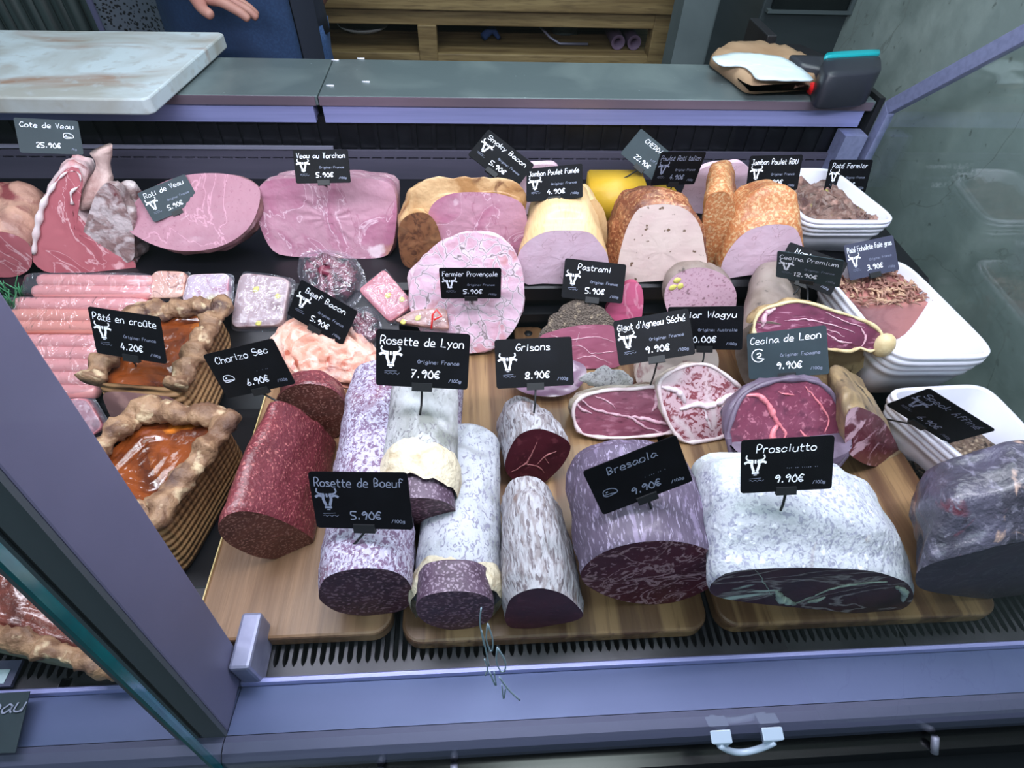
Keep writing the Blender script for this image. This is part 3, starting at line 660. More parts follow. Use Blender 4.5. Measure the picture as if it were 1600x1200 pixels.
M_prem = mk('premium_cecina_cut', (112, 52, 78), [('n', 12, .42, .66, (88, 36, 60)), ('n', 50, .58, .66, (164, 112, 134), (.5, 1, 1.8), 6, .8), ('n', 30, .58, .7, (76, 32, 52), (.6, 1, 1.6), 6)], rough=.4, coat=.25)
M_premr = mk('yellow_brown_rind', (142, 116, 84), [('n', 14, .42, .6, (178, 152, 112), (1, 1, 1), 7, 1), ('n', 18, .58, .68, (92, 68, 50), (1, 1, 1), 6, 1)], rough=.55, bump=[('n', 34, .003)])
M_coppa = mk('coppa_cut', (104, 36, 52), [('n', 14, .52, .58, (218, 176, 192), (.8, 1, 1.3), 5, 1), ('n', 60, .60, .68, (176, 120, 134), (1, 1, 1), 4)], rough=.4, coat=.25)
M_coppar = mk('coppa_rind', (120, 100, 78), [('n', 16, .42, .62, (156, 132, 98), (1, 1, 1), 7, 1), ('n', 22, .58, .66, (70, 58, 50))], rough=.5, bump=[('n', 34, .002)])
M_fatline = mk('fat_line', (206, 168, 182), [('n', 60, .45, .65, (186, 136, 152))], rough=.4)
M_fatpink = mk('pink_fat_line', (222, 130, 140), [('n', 60, .45, .65, (196, 104, 118))], rough=.4)
M_fat = mk('white_fat', (232, 216, 220), [('n', 20, .45, .7, (214, 186, 190))], rough=.45)
M_bone = mk('ivory_knob', (214, 196, 156), [('n', 30, .45, .7, (184, 160, 118))], rough=.45)
M_pist = mk('pistachio', (214, 206, 110), rough=.5)

def specks(root, name, m, pts, r, n, face_n=Vector((0, -1, 0)), label=None, sq=.5):
    """small inlays sunk into a cut face"""
    for p in pts:
        g = G(); a = face_n.orthogonal().normalized(); b_ = face_n.cross(a)
        ph = random.random() * 6
        g.loft([[p + (a * math.cos(2 * PI * i / 12) * r * k * (1 + .2 * math.cos(ph + 2 * PI * i / 6)) + b_ * math.sin(2 * PI * i / 12) * r * k * .85) + face_n * h for i in range(12)] for k, h in ((1, -.002), (1, .0006), (.6, .0014), (.1, .0016))])
        g.part(name, m, root)

TS = 1.0
# --- front boards ---------------------------------------------------
T_ros1 = meat('dry_sausage', 'long purplish white mouldy salami left of the two chalky ones, cut face front', 'salami',
     [(498, 930), (506, 906), (532, 893), (570, 888), (608, 891), (634, 904), (645, 927), (638, 947), (612, 958), (575, 962), (532, 957), (506, 943)], (573, 962, BZ), M_mold, M_sal,
     far=(601, 630, .05), secs=((0, 1, 1), (.05, 1.03, 1.02), (.5, 1.0, 1.0), (.9, .95, .98), (1, .9, .95)), cap=.08, tilt=0, yaw=4, amp=.0016)
T_ros2 = meat('dry_sausage', 'long chalky white salami right of the others, peeled casing rolled back at its front', 'salami',
     [(650, 950), (658, 935), (680, 927), (712, 924), (745, 927), (768, 938), (771, 955), (762, 971), (738, 980), (706, 984), (674, 977), (656, 965)], (706, 984, BZ), M_salb, M_sal,
     L=.03, secs=((0, 1, 1), (1, .96, .98)), cap=.05, yaw=2, amp=.0006, bodyname='bare_end')
def collar_log(root, front, back, r0, r1, m, mc, nm='casing', sup=BZ, zf=None, sq=1.0, lump=.0018, fr=1.0):
    """casing log from point to point with a rolled, torn collar at its front"""
    f = Vector(front); bk = Vector(back); d = (bk - f).normalized(); a = d.cross(Vector((0, 0, 1))).normalized(); u = a.cross(d)
    if u.z < 0: u = -u
    rings = []; n = 56; L_ = (bk - f).length
    for i in range(30):
        t = i / 29; c = f.lerp(bk, t); r = r0 + (r1 - r0) * t
        if t > .93: r *= math.sqrt(max(0.02, 1 - ((t - .93) / .07) ** 2))
        rg = []
        for j in range(n):
            an = 2 * PI * j / n; p = c + (a * math.cos(an) + u * math.sin(an) * sq) * r
            rr = lump * fn(p, 36) ; p = p + (p - c).normalized() * rr
            if p.z < sup: p.z = sup + .0002
            rg.append(p)
        rings.append(rg)
    G().loft(rings, cap0=False).part(nm, m, root)
    prof = [(-.018, 1.00), (-.010, 1.035), (-.002, 1.07), (.006, 1.075), (.014, 1.05), (.020, 1.01)]
    rg = []
    for s_, k in prof:
        if s_ < 0: s_ *= fr
        r = []
        for j in range(n):
            an = 2 * PI * j / n; w_ = .007 * fn(Vector((math.cos(an) * 1.0, math.sin(an), 3 + r0 * 50)), 1.6) + .003 * math.sin(an * 3 + r0 * 900)
            p = f + d * (s_ + w_) + (a * math.cos(an) + u * math.sin(an) * sq) * r0 * (k + .03 * fn(Vector((math.cos(an) * 2, math.sin(an) * 2, s_ * 60)), 2))
            if p.z < sup: p.z = sup + .0002
            r.append(p)
        rg.append(r)
    G().loft(rg, False, False).part('rolled_collar', mc, root)
f = U(711, 906, BZ + .073) - Vector((0, 0, .037)); bk = U(728, 648, BZ + .076) - Vector((0, 0, .038))
collar_log(T_ros2, f, bk, .0425, .039, M_mold2, M_cream, sq=.92, fr=.35)
# the short one lying on top of the pair
fz = BZ + .098
T_ros3 = thing('dry_sausage', 'short grey white salami lying on top of the others, cream collar at its cut end', 'salami', tuple(U(672, 790, BZ + .07)))
f = U(650, 712, fz + .024) - Vector((0, 0, .039)); bk = U(668, 560, fz + .004)
collar_log(T_ros3, f, bk, .039, .035, M_mold3, M_cream, sup=0, lump=.0014)
d = (bk - f).normalized(); a_ = d.cross(Vector((0, 0, 1))).normalized(); u_ = a_.cross(d)
if u_.z < 0: u_ = -u_
sideshift = Vector((.003, 0, -.004)); f2 = f - d * .034 + sideshift
rg = [[c + (a_ * math.cos(2 * PI * j / 48) + u_ * math.sin(2 * PI * j / 48)) * r for j in range(48)] for c, r in ((f + d * .01, .034), (f, .0345), (f2, .034))]
G().loft(rg, False, False).part('bare_end', M_salb, T_ros3)
rg = [[f2 + (a_ * math.cos(2 * PI * j / 48) + u_ * math.sin(2 * PI * j / 48)) * .034 * k - d * .002 * (1 - k) for j in range(48)] for k in (1, .97, .9, .6, .3, .05)]
G().loft(rg, False).part('cut_face', M_sal, T_ros3)
# the pair behind: one more white salami under the top one
T_ros4 = thing('dry_sausage', 'white mouldy salami whose rounded end shows behind the large rosette tag', 'salami', tuple(U(690, 640, BZ)))
f = U(678, 700, BZ + .037); bk = U(690, 588, BZ + .037)
rings = []
for i in range(18):
    t = i / 17; c = f.lerp(bk, t); r = .0365 * math.sqrt(max(.02, 1 - max(0, (t - .8) / .2) ** 2)) * math.sqrt(max(.02, 1 - max(0, (.15 - t) / .15) ** 2))
    rings.append([c + Vector((math.cos(2 * PI * j / 40) * r * .8 + .0, 0, math.sin(2 * PI * j / 40) * r)) * (1 + .03 * fn(c + Vector((j, 0, 0)), 9)) for j in range(40)])
G().loft(rings).part('casing', M_mold, T_ros4)

T_chor = meat('chorizo', 'thick dark red speckled sausage lying on the left board, cut face front', 'chorizo',
     [(341, 827), (350, 808), (375, 799), (410, 803), (445, 816), (478, 834), (490, 848), (470, 862), (440, 873), (405, 871), (372, 858), (352, 845)], (430, 874, BZ), M_chor, M_chorc,
     far=(474, 690, .055), secs=((0, 1, 1), (.06, 1.02, 1.03), (.6, .96, 1.08), (1, .88, 1.05)), cap=.10, yaw=26, amp=.0014)
T_chor2 = meat('chorizo', 'second dark red sausage piece tucked behind the long chorizo under its tag', 'chorizo',
     [(430, 650), (434, 622), (455, 604), (490, 600), (525, 612), (542, 640), (536, 672), (510, 690), (470, 690), (440, 676)], (490, 690, BZ), M_chor, M_chorc,
     far=(494, 640, .05), secs=((0, 1, 1), (1, .95, .95)), cap=.5, yaw=10, amp=.0014)
T_gr1 = meat('dried_beef', 'front whitish wrinkled piece of dried beef with a nearly black cut end', 'dried beef',
     [(790, 957), (797, 937), (815, 925), (840, 919), (862, 922), (885, 931), (905, 950), (911, 962), (897, 970), (867, 976), (827, 982), (798, 980), (789, 968)], (820, 982, BZ), M_gris, M_grisc,
     far=(822, 800, .056), secs=((0, 1, 1), (.15, 1.02, 1.05), (.6, .97, 1.15), (1, .88, 1.05)), cap=.10, yaw=-4, amp=.0022, fs=30)
T_gr2 = meat('dried_beef', 'rear small piece of dried beef with a red veined cut face, behind the front one', 'dried beef',
     [(789, 728), (796, 702), (812, 679), (840, 670), (867, 677), (888, 690), (891, 703), (880, 725), (862, 744), (843, 758), (820, 757), (797, 745)], (838, 759, BZ), M_gris, M_grisc,
     far=(812, 655, .058), secs=((0, 1, 1), (.2, 1.0, 1.03), (.6, .9, 1.0), (1, .72, .8)), cap=.25, tilt=14, yaw=6, amp=.0022, fs=30, seam_m=mk('dull_fat_line', (150, 92, 94), rough=.5), seams=((((838, 690), (830, 710), (818, 726), (798, 738)), .0009), (((818, 724), (840, 728), (850, 738)), .0009), (((838, 726), (852, 712), (870, 704)), .0009), (((850, 714), (858, 724)), .0006)))
T_bre = meat('bresaola', 'large purple cased bresaola with an oval marbled cut face', 'bresaola',
     [(908, 893), (926, 873), (957, 857), (1000, 847), (1040, 845), (1080, 850), (1113, 863), (1128, 880), (1120, 907), (1100, 923), (1067, 937), (1030, 944), (985, 941), (950, 932), (922, 918), (910, 906)], (1025, 944, BZ), M_bres, M_bresc,
     far=(975, 765, .058), secs=((0, 1, 1), (.05, 1.02, 1.02), (.5, 1.04, 1.08), (.85, 1.02, 1.02), (1, .96, .9)), cap=.16, yaw=2, amp=.002, fs=22)
# string crease of the bresaola
T_pro = meat('prosciutto', 'big white rinded prosciutto block with a low dark cut face', 'prosciutto',
     [(1108, 920), (1120, 904), (1150, 892), (1233, 887), (1300, 888), (1360, 892), (1400, 903), (1420, 914), (1427, 934), (1413, 950), (1387, 958), (1340, 958), (1287, 953), (1233, 948), (1167, 941), (1120, 932)], (1340, 958, BZ), M_pros, M_prosc,
     far=(1208, 768, .058), secs=((0, 1, 1), (.04, 1.02, 1.03), (.3, 1.0, 1.24), (.7, .98, 1.22), (1, .92, .9)), cap=.12, yaw=2, amp=.0025, fs=20, seam_m=mk('greenish_fat', (164, 180, 172), [('n', 80, .45, .6, (120, 130, 124))], rough=.6), seams=((((1236, 942), (1262, 934), (1300, 918), (1350, 910), (1385, 908)), .0011), (((1212, 922), (1222, 934), (1240, 942)), .0042), (((1262, 940), (1290, 932)), .0022), (((1180, 890), (1195, 912), (1205, 930)), .0005), (((1400, 915), (1412, 924), (1410, 938)), .0036)))
T_spk = meat('speck', 'dark purple dried leg of speck at the right end of the boards', 'speck',
     [(1430, 903), (1440, 888), (1470, 876), (1520, 864), (1575, 850), (1640, 846), (1690, 870), (1700, 905), (1640, 930), (1560, 936), (1490, 930), (1440, 920)], (1540, 936, BZ), M_speck, M_speckc,
     far=(1508, 775, .058), secs=((0, 1, 1), (.05, 1.02, 1.06), (.35, .98, 1.35), (.75, .92, 1.3), (1, .7, .9)), cap=.2, yaw=4, amp=.007, fs=13)

# --- middle row -----------------------------------------------------
T_lamb = meat('dried_lamb_leg', 'reddish slice of dried lamb leg with a pale rind, leaning on the middle board', 'dried lamb',
     [(896, 650), (898, 632), (910, 620), (928, 614), (955, 609), (988, 608), (1024, 604), (1054, 607), (1074, 618), (1085, 633), (1082, 648), (1072, 663), (1058, 672), (1030, 679), (1000, 682), (965, 684), (928, 682), (905, 674)], (970, 686, BZ + .004), M_lambr, M_lamb,
     L=.035, tilt=38, yaw=0, secs=((0, 1, 1), (.15, 1.05, 1.04), (1, 1.0, .95)), cap=.4, amp=.003, fs=30, perp=True, rim=(M_fat, .0022), seams=((((905, 622), (930, 640), (965, 648), (985, 652), (1010, 668), (1035, 676)), .0018), (((985, 650), (1010, 655), (1045, 662), (1052, 655)), .0028), (((930, 618), (948, 626), (962, 638)), .0010), (((1022, 610), (1026, 626), (1018, 642)), .0026), (((1036, 622), (1048, 620), (1054, 634), (1046, 652)), .0020), (((900, 628), (910, 640), (925, 646)), .0022)))
T_slab = meat('dried_ham_slice', 'thick purple ham slice half hidden behind the grisons tag', 'ham slice',
     [(800, 592), (806, 575), (840, 562), (880, 560), (912, 570), (915, 590), (896, 612), (860, 620), (815, 612)], (858, 622, BZ + .012), M_lambr, mk('ham_slice_purple', (110, 72, 104), [('n', 10, .4, .7, (90, 56, 84))], rough=.35, coat=.4),
     L=.012, tilt=58, secs=((0, 1, 1), (1, .97, .97)), cap=.2, amp=.001, perp=True)
T_crust = meat('dried_beef', 'small chalky crusted dried beef end behind the lamb leg', 'dried beef',
     [(935, 605), (942, 597), (958, 590), (975, 589), (990, 596), (986, 605), (965, 608)], (965, 612, BZ + .018), M_mold3, M_grisc,
     far=(938, 590, .06), tilt=22, secs=((0, 1, 1), (.4, 1.2, 1.4), (1, 1.1, 1.3)), cap=.4, amp=.003, rest=False)
T_wag1 = meat('wagyu_piece', 'large densely marbled beef piece with white fat, right of the lamb leg', 'wagyu beef',
     [(1030, 600), (1046, 583), (1075, 571), (1105, 570), (1128, 582), (1148, 598), (1160, 610), (1156, 625), (1162, 648), (1150, 663), (1132, 681), (1099, 689), (1070, 690), (1050, 670), (1035, 635)], (1095, 692, BZ), M_wagr, M_wag,
     L=.03, tilt=36, yaw=8, secs=((0, 1, 1), (.15, 1.03, 1.03), (1, .95, .85)), cap=.3, amp=.002, perp=True, rim=(M_fat, .0024), seam_m=mk('white_fat_line', (222, 204, 212), rough=.4), seams=((((1062, 640), (1085, 632), (1110, 634), (1135, 620), (1152, 612)), .0045), (((1034, 604), (1060, 612), (1070, 630)), .0040), (((1100, 636), (1104, 655), (1112, 672)), .0016), (((1125, 630), (1132, 645), (1130, 662)), .0014)))
T_wag2 = meat('wagyu_piece', 'pale fatty beef piece under the lamb tag, behind the large marbled one', 'wagyu beef',
     [(996, 600), (1000, 566), (1012, 552), (1050, 545), (1095, 541), (1118, 546), (1122, 575), (1105, 610), (1040, 620)], (1050, 622, BZ), M_wagr, mk('pale_fatty_cut', (208, 194, 190), [('n', 30, .5, .6, (150, 108, 112), (1, .6, 1), 5, 1.4)], rough=.5),
     L=.03, tilt=25, secs=((0, 1, 1), (1, .9, .9)), cap=.3, amp=.002, perp=True)
T_leon = meat('cecina', 'rounded red cecina half with pink fat veins and grey edge above the prosciutto', 'cecina',
     [(1138, 685), (1143, 657), (1158, 622), (1187, 603), (1233, 592), (1278, 598), (1302, 618), (1318, 645), (1326, 668), (1324, 700), (1310, 728), (1275, 748), (1230, 756), (1180, 750), (1150, 725)], (1230, 758, BZ + .040), M_leonr, M_leon,
     L=.035, tilt=42, yaw=4, secs=((0, 1, 1), (.2, 1.05, 1.05), (1, .96, .9)), cap=.4, amp=.002, perp=True, rim=(M_leonr, .003), seam_m=M_fatpink, seams=((((1160, 618), (1185, 618), (1202, 636), (1212, 658), (1226, 676), (1222, 694)), .0030), (((1214, 664), (1206, 680), (1216, 702), (1240, 700)), .0046), (((1250, 672), (1262, 684), (1290, 690), (1300, 680)), .0020), (((1258, 604), (1282, 632), (1294, 655), (1288, 676)), .0012), (((1170, 700), (1180, 690)), .0024), (((1215, 612), (1240, 618)), .0008)))
T_cop = meat('coppa', 'brown rinded coppa with a dark red and white cut face beside the cecina', 'coppa',
     [(1322, 650), (1335, 636), (1353, 640), (1378, 655), (1395, 682), (1404, 705), (1396, 722), (1372, 729), (1345, 722), (1322, 700)], (1365, 732, BZ), M_coppar, M_coppa,
     far=(1335, 632, .055), tilt=18, yaw=30, secs=((0, 1, 1), (.2, 1.08, 1.15), (1, 1.05, 1.1)), cap=.25, amp=.002, rest=False)
T_prem = meat('cecina', 'long pointed purple cecina leg with a yellow rind, leaning below the rear tag', 'cecina',
     [(1178, 520), (1180, 500), (1192, 484), (1213, 477), (1240, 471), (1270, 475), (1300, 485), (1330, 494), (1360, 506), (1378, 522), (1376, 540), (1360, 549), (1342, 543), (1330, 549), (1306, 547), (1288, 545), (1255, 542), (1210, 537), (1184, 530)], (1300, 552, BZ + .095), M_premr, M_prem,
     L=.035, tilt=38, yaw=-4, secs=((0, 1, 1), (.2, 1.02, 1.08), (1, .92, .85)), cap=.3, amp=.003, fs=24, perp=True, rim=(M_bone, .0022), seams=((((1192, 512), (1196, 492), (1212, 482)), .0034), (((1225, 500), (1260, 500), (1300, 508), (1335, 520)), .0009), (((1290, 520), (1310, 532), (1330, 536)), .0013), (((1262, 515), (1290, 514), (1320, 526)), .0008), (((1345, 512), (1352, 528), (1346, 540)), .0014), (((1290, 488), (1320, 502), (1350, 512)), .0008)))
q = UP(1378, 536, U(1300, 552, BZ + .095), Vector((0, -math.cos(math.radians(38)), math.sin(math.radians(38)))))
g = G(); g.loft([[q + Vector((math.cos(2 * PI * i / 16) * .0125 * math.sin(a), -.004 + .012 * math.cos(a), math.sin(2 * PI * i / 16) * .017 * math.sin(a))) for i in range(16)] for a in [PI * k / 10 + .01 for k in range(11)]])
g.part('bone_knob', M_bone, T_prem)
# body of that leg reaching down to the board
T_premb = meat('dried_ham', 'brown dried leg lying under the long pointed cecina', 'dried leg',
     [(1205, 600), (1212, 570), (1245, 555), (1300, 548), (1352, 550), (1350, 572), (1312, 598), (1255, 606), (1215, 606)], (1255, 608, BZ + .02), M_premr, M_premr,
     L=.04, tilt=20, secs=((0, 1, 1), (1, .95, .9)), cap=.3, amp=.004, fs=24, rest=False)
T_mlog = meat('mortadella', 'grey brown mortadella log lying behind the long cecina', 'mortadella',
     [(1165, 600), (1150, 560), (1152, 530), (1170, 508), (1200, 502), (1230, 512), (1245, 540), (1240, 575), (1222, 602), (1195, 610)], (1195, 612, BZ), M_mort, M_mort,
     far=(1203, 478, .070), secs=((0, 1, 1), (1, .95, 1)), cap=.25, yaw=-6, amp=.0012)
T_mrt = meat('mortadella', 'pink mortadella with pistachios, round cut face standing behind the wagyu tag', 'mortadella',
     [(1038, 466), (1042, 446), (1056, 429), (1080, 419), (1105, 419), (1130, 429), (1146, 446), (1151, 466), (1146, 490), (1128, 508), (1094, 516), (1060, 508), (1044, 488)], (1094, 536, BZ), M_mort, M_mortc,
     L=.02, tilt=8, secs=((0, 1, 1), (1, .98, .98)), cap=.3, amp=.0008, rest=False)
nv = Vector((0, -math.cos(math.radians(8)), math.sin(math.radians(8)))); A0 = U(1094, 536, BZ)
specks(T_mrt, 'pistachio', M_pist, [UP(a, b_, A0, nv) for a, b_ in ((1058, 438), (1051, 449), (1063, 447))], .0052, 3, nv)
T_past = meat('pastrami', 'pepper crusted pastrami block with a pink cut face behind the grisons tag', 'pastrami',
     [(843, 528), (865, 517), (900, 509), (940, 507), (964, 514), (971, 545), (969, 571), (930, 576), (880, 574), (852, 558)], (900, 580, BZ), M_past, M_pastc,
     far=(905, 500, .080), tilt=22, secs=((0, 1, 1), (.15, 1.0, 1.04), (.6, .8, 1.0), (1, .5, .8)), cap=.3, amp=.0018, rest=False, seams=((((860, 524), (890, 530), (930, 526), (960, 534)), .0007), (((880, 545), (905, 540), (925, 552), (962, 548)), .0007), (((900, 560), (925, 556), (950, 566)), .0007), (((905, 520), (900, 534)), .0005)))
T_pslc = meat('pastrami', 'bright pink slice of pastrami standing behind its tag', 'pastrami',
     [(946, 490), (952, 474), (962, 468), (968, 452), (985, 441), (1000, 445), (1005, 462), (1004, 485), (998, 500), (965, 502)], (975, 520, BZ + .02), mk('pink_slice_edge', (170, 70, 104), rough=.4), mk('pink_slice', (206, 96, 136), [('vein', 14, .02, 0, (228, 150, 178), (1, 1, 1), 4, 1), ('n', 10, .5, .7, (180, 72, 110))], rough=.35, coat=.3),
     L=.008, tilt=10, secs=((0, 1, 1), (1, .96, .96)), cap=.2, amp=.001, rest=False)
T_ferm = meat('herb_ham', 'large round pale ham slice block with dark herb veins leaning in the middle', 'ham',
     [(640, 468), (643, 436), (660, 404), (690, 376), (735, 364), (780, 372), (805, 396), (818, 436), (817, 480), (803, 515), (776, 541), (735, 552), (690, 545), (660, 520), (645, 495)], (735, 560, BZ), mk('herb_ham_side', (214, 184, 198), [('n', 14, .5, .6, (168, 150, 150)), ('c', 40, .08, .02, (196, 160, 176))], rough=.5, bump=[('n', 26, .004)]), M_veg,
     L=.012, tilt=21, secs=((0, 1, 1), (.3, 1.02, 1.01), (1, 1.0, .98)), cap=.5, amp=.003, fs=26, perp=True, facebump=.0035)

# --- back row on the raised step ------------------------------------
T_tor = meat('veal_ham', 'large rectangular pink pressed ham with a glossy mosaic cut face, left of centre', 'ham',
     [(398, 318), (405, 292), (425, 281), (470, 278), (530, 277), (585, 280), (612, 290), (620, 318), (618, 360), (610, 392), (590, 403), (520, 403), (450, 400), (425, 390), (408, 358)], (520, 404, SH), M_hamskin, M_ham,
     L=.085, tilt=20, secs=((0, 1, 1), (.1, 1.01, 1.03), (.7, .98, 1.0), (1, .93, .95)), cap=.2, amp=.0025, fs=20, facebump=.002, perp=True)
T_rot = meat('veal_roast', 'half round pink veal roast lying cut face up, left of the rectangular ham', 'roast',
     [(196, 352), (206, 322), (240, 292), (290, 274), (345, 271), (385, 280), (406, 296), (402, 330), (385, 360), (352, 382), (310, 392), (260, 389), (218, 372)], (310, 394, SH + .035), M_rotis, M_roti,
     L=.05, tilt=48, secs=((0, 1, 1), (.2, 1.02, 1.02), (.6, .96, .93), (1, .8, .75)), cap=.5, amp=.003, fs=22, perp=True)
T_bac = meat('smoked_ham', 'golden smoked ham leg with pink rimmed cut face behind its tilted tag', 'ham',
     [(668, 352), (674, 322), (700, 304), (740, 300), (785, 304), (815, 318), (824, 345), (822, 380), (800, 402), (760, 412), (715, 410), (680, 390)], (750, 418, SH), M_smok, M_ham,
     far=(722, 318, .19), tilt=10, secs=((0, 1, 1), (.12, 1.06, 1.07), (.6, 1.2, 1.25), (1, 1.05, 1.1)), cap=.4, amp=.005, fs=16)
T_bac2 = meat('smoked_ham', 'rolled brown smoked end lying at the left side of the golden ham', 'ham',
     [(622, 372), (625, 350), (640, 335), (665, 333), (682, 350), (690, 385), (680, 412), (655, 420), (630, 412)], (655, 420, SH), M_smok, mk('dark_rolled_end', (128, 84, 56), [('n', 60, .45, .6, (88, 54, 38), (1, 1, 1), 6, 2), ('n', 14, .5, .7, (160, 116, 80))], rough=.5, bump=[('n', 30, .004)]),
     far=(662, 310, .165), tilt=5, secs=((0, 1, 1), (.3, 1.0, 1.05), (1, .9, 1)), cap=.4, amp=.004, fs=20)
M_rim = M_fat
def chick(name, label, px, anchor, sk, cut, far=None, **k): return meat(name, label, 'chicken ham', px, anchor, sk, cut, far=far, **k)
T_fum = chick('smoked_chicken_ham', 'pale yellow skinned chicken ham with a flat pink cut face below its tag',
     [(808, 408), (815, 388), (832, 372), (855, 362), (885, 360), (920, 363), (936, 378), (949, 398), (951, 425), (945, 443), (900, 444), (850, 443), (818, 442)], (880, 445, SH), M_chickskin, M_chick,
     far=(880, 325, .160), secs=((0, 1, 1), (.06, 1.0, 1.03), (.3, .88, 1.25), (.8, .82, 1.25), (1, .76, 1.15)), cap=.2, yaw=0, amp=.001)
T_fum2 = chick('smoked_chicken_ham', 'second yellow skinned chicken ham behind the first one, right of it',
     [(905, 385), (905, 340), (915, 318), (930, 312), (944, 330), (949, 360), (946, 395), (930, 405)], (925, 408, SH + .0), M_chickskin, M_chickskin,
     far=(915, 330, .155), secs=((0, 1, 1), (1, .95, 1)), cap=.4, amp=.001)
T_ita = chick('herb_chicken_ham', 'dark brown herb crusted chicken ham with a cream speckled cut face',
     [(966, 440), (966, 408), (975, 370), (985, 345), (1000, 325), (1030, 319), (1060, 322), (1082, 335), (1096, 360), (1101, 390), (1104, 405), (1100, 430), (1060, 436), (1010, 440)], (1000, 442, SH), M_ital, M_italc,
     far=(1012, 345, .165), tilt=6, yaw=-10, secs=((0, 1, 1), (.08, 1.06, 1.04), (.5, 1.1, 1.06), (1, 1.02, .95)), cap=.3, amp=.0018)
T_rti = chick('roast_chicken_ham', 'speckled golden brown chicken ham with pink cut face left of the white tray',
     [(1128, 434), (1128, 412), (1145, 382), (1170, 360), (1205, 351), (1235, 353), (1248, 365), (1256, 395), (1258, 418), (1225, 424), (1170, 430)], (1170, 436, SH), M_rotisk, M_chick,
     far=(1176, 330, .170), tilt=0, yaw=-6, secs=((0, 1, 1), (.1, 1.06, 1.1), (.5, 1.0, 1.42), (1, .88, 1.3)), cap=.25, amp=.002, fs=24)
T_rti2 = chick('roast_chicken_ham', 'second browned chicken ham nestled left behind the speckled one',
     [(1098, 400), (1098, 350), (1105, 310), (1122, 300), (1140, 305), (1150, 340), (1150, 390), (1130, 415)], (1122, 418, SH), M_rotisk, M_rotisk,
     far=(1128, 305, .165), secs=((0, 1, 1), (1, .95, 1)), cap=.4, amp=.0025)
chick('chicken_ham', 'pink chicken ham end standing at the back between two tags',
     [(1068, 330), (1068, 296), (1080, 275), (1105, 260), (1135, 255), (1165, 258), (1178, 290), (1175, 330)], (1120, 335, SH), M_chick, M_chick, L=.012, tilt=0, secs=((0, 1, 1), (1, .95, 1)), cap=.3, amp=.001)
chick('chicken_ham', 'pale pink ham end peeping out behind the smoked ham tag',
     [(800, 330), (800, 275), (812, 262), (850, 257), (872, 262), (882, 290), (880, 330)], (840, 335, SH), M_chick, M_chick, L=.012, tilt=0, secs=((0, 1, 1), (1, .95, 1)), cap=.3, amp=.001)
# cheddar: a block with a corner cut away and a lower slab
def blockpx(quad, ztop, zbot, m, name, label, cat, taper=.0):
    t = [U(x, y, ztop) for x, y in quad]; c = sum(t, Vector()) / 4
    bm_ = bmesh.new(); vs = [bm_.verts.new(p) for p in t] + [bm_.verts.new(Vector((p.x + (p.x - c.x) * taper, p.y + (p.y - c.y) * taper, zbot))) for p in t]
    for f_ in ((0, 1, 2, 3), (7, 6, 5, 4), (0, 4, 5, 1), (1, 5, 6, 2), (2, 6, 7, 3), (3, 7, 4, 0)): bm_.faces.new([vs[i] for i in f_])
    bmesh.ops.recalc_face_normals(bm_, faces=bm_.faces)
    bmesh.ops.bevel(bm_, geom=bm_.edges[:], offset=.0025, segments=2, affect='EDGES')
    v = [x.co.copy() for x in bm_.verts]; bm_.verts.index_update(); f2_ = [[q.index for q in x.verts] for x in bm_.faces]; bm_.free()
    return single(name, label, cat, v, f2_, m)
blockpx([(918, 264), (1003, 264), (1013, 292), (928, 298)], .165, SH, M_cheese, 'cheese_block', 'yellow cheddar block behind the chicken hams, topmost part', 'cheese')
blockpx([(990, 292), (1050, 286), (1064, 304), (1000, 318)], .142, SH, M_cheese, 'cheese_block', 'lower piece of yellow cheddar right of the larger block', 'cheese')

TS = 1.6
# --- raw meat at the far left ---------------------------------------
M_raw = mk('raw_veal', (184, 104, 114), [('n', 9, .42, .62, (162, 80, 92), (1, 1, 1), 6, .8), ('vein', 9, .008, 0, (224, 176, 184), (1, 1, 1), 8, .8), ('n', 26, .64, .70, (226, 170, 178), (1, 1, 1), 4)], rough=.35, coat=.3)
M_rawfat = mk('raw_veal_fat', (218, 192, 196), [('n', 14, .45, .62, (186, 132, 136), (1, 1, 1), 7, 1), ('n', 22, .6, .68, (140, 74, 74), (1, 1, 1), 5, 1)], rough=.45, coat=.2, bump=[('n', 26, .006)])
T_vl = meat('veal_chop', 'raw veal rib chop standing with its bone upwards, pink cut face with white fat edge', 'veal chop',
     [(48, 400), (56, 362), (66, 320), (84, 286), (104, 264), (122, 262), (130, 288), (118, 312), (112, 322), (126, 340), (146, 362), (176, 388), (204, 404), (212, 420), (170, 424), (110, 426), (70, 424)], (110, 428, SH), M_rawfat, M_raw,
     L=.06, tilt=14, yaw=10, secs=((0, 1, 1), (.15, 1.03, 1.02), (.7, 1.02, .92), (1, .9, .8)), cap=.3, amp=.005, fs=28, rest=False)
A0 = U(110, 428, SH); nv = Vector((math.sin(math.radians(10)) * math.cos(math.radians(14)), -math.cos(math.radians(10)) * math.cos(math.radians(14)), math.sin(math.radians(14))))
bp = [UP(a, b_, A0, nv) for a, b_ in ((132, 330), (138, 305), (146, 282), (150, 262), (146, 246))]
bp = [p + Vector((0, .022, 0)) for p in bp]
g = G(); n = 16; rg = []
for i, (p, r) in enumerate(zip(crom(bp, 14, False), [.022 + .006 * math.sin(i * .5) - .0006 * i for i in range(14)])):
    rg.append([p + Vector((math.cos(2 * PI * j / n) * r, math.sin(2 * PI * j / n) * r * .8, .3 * r * math.cos(2 * PI * j / n))) * (1 + .16 * fn(p + Vector((j * .01, 0, 0)), 40)) for j in range(n)])
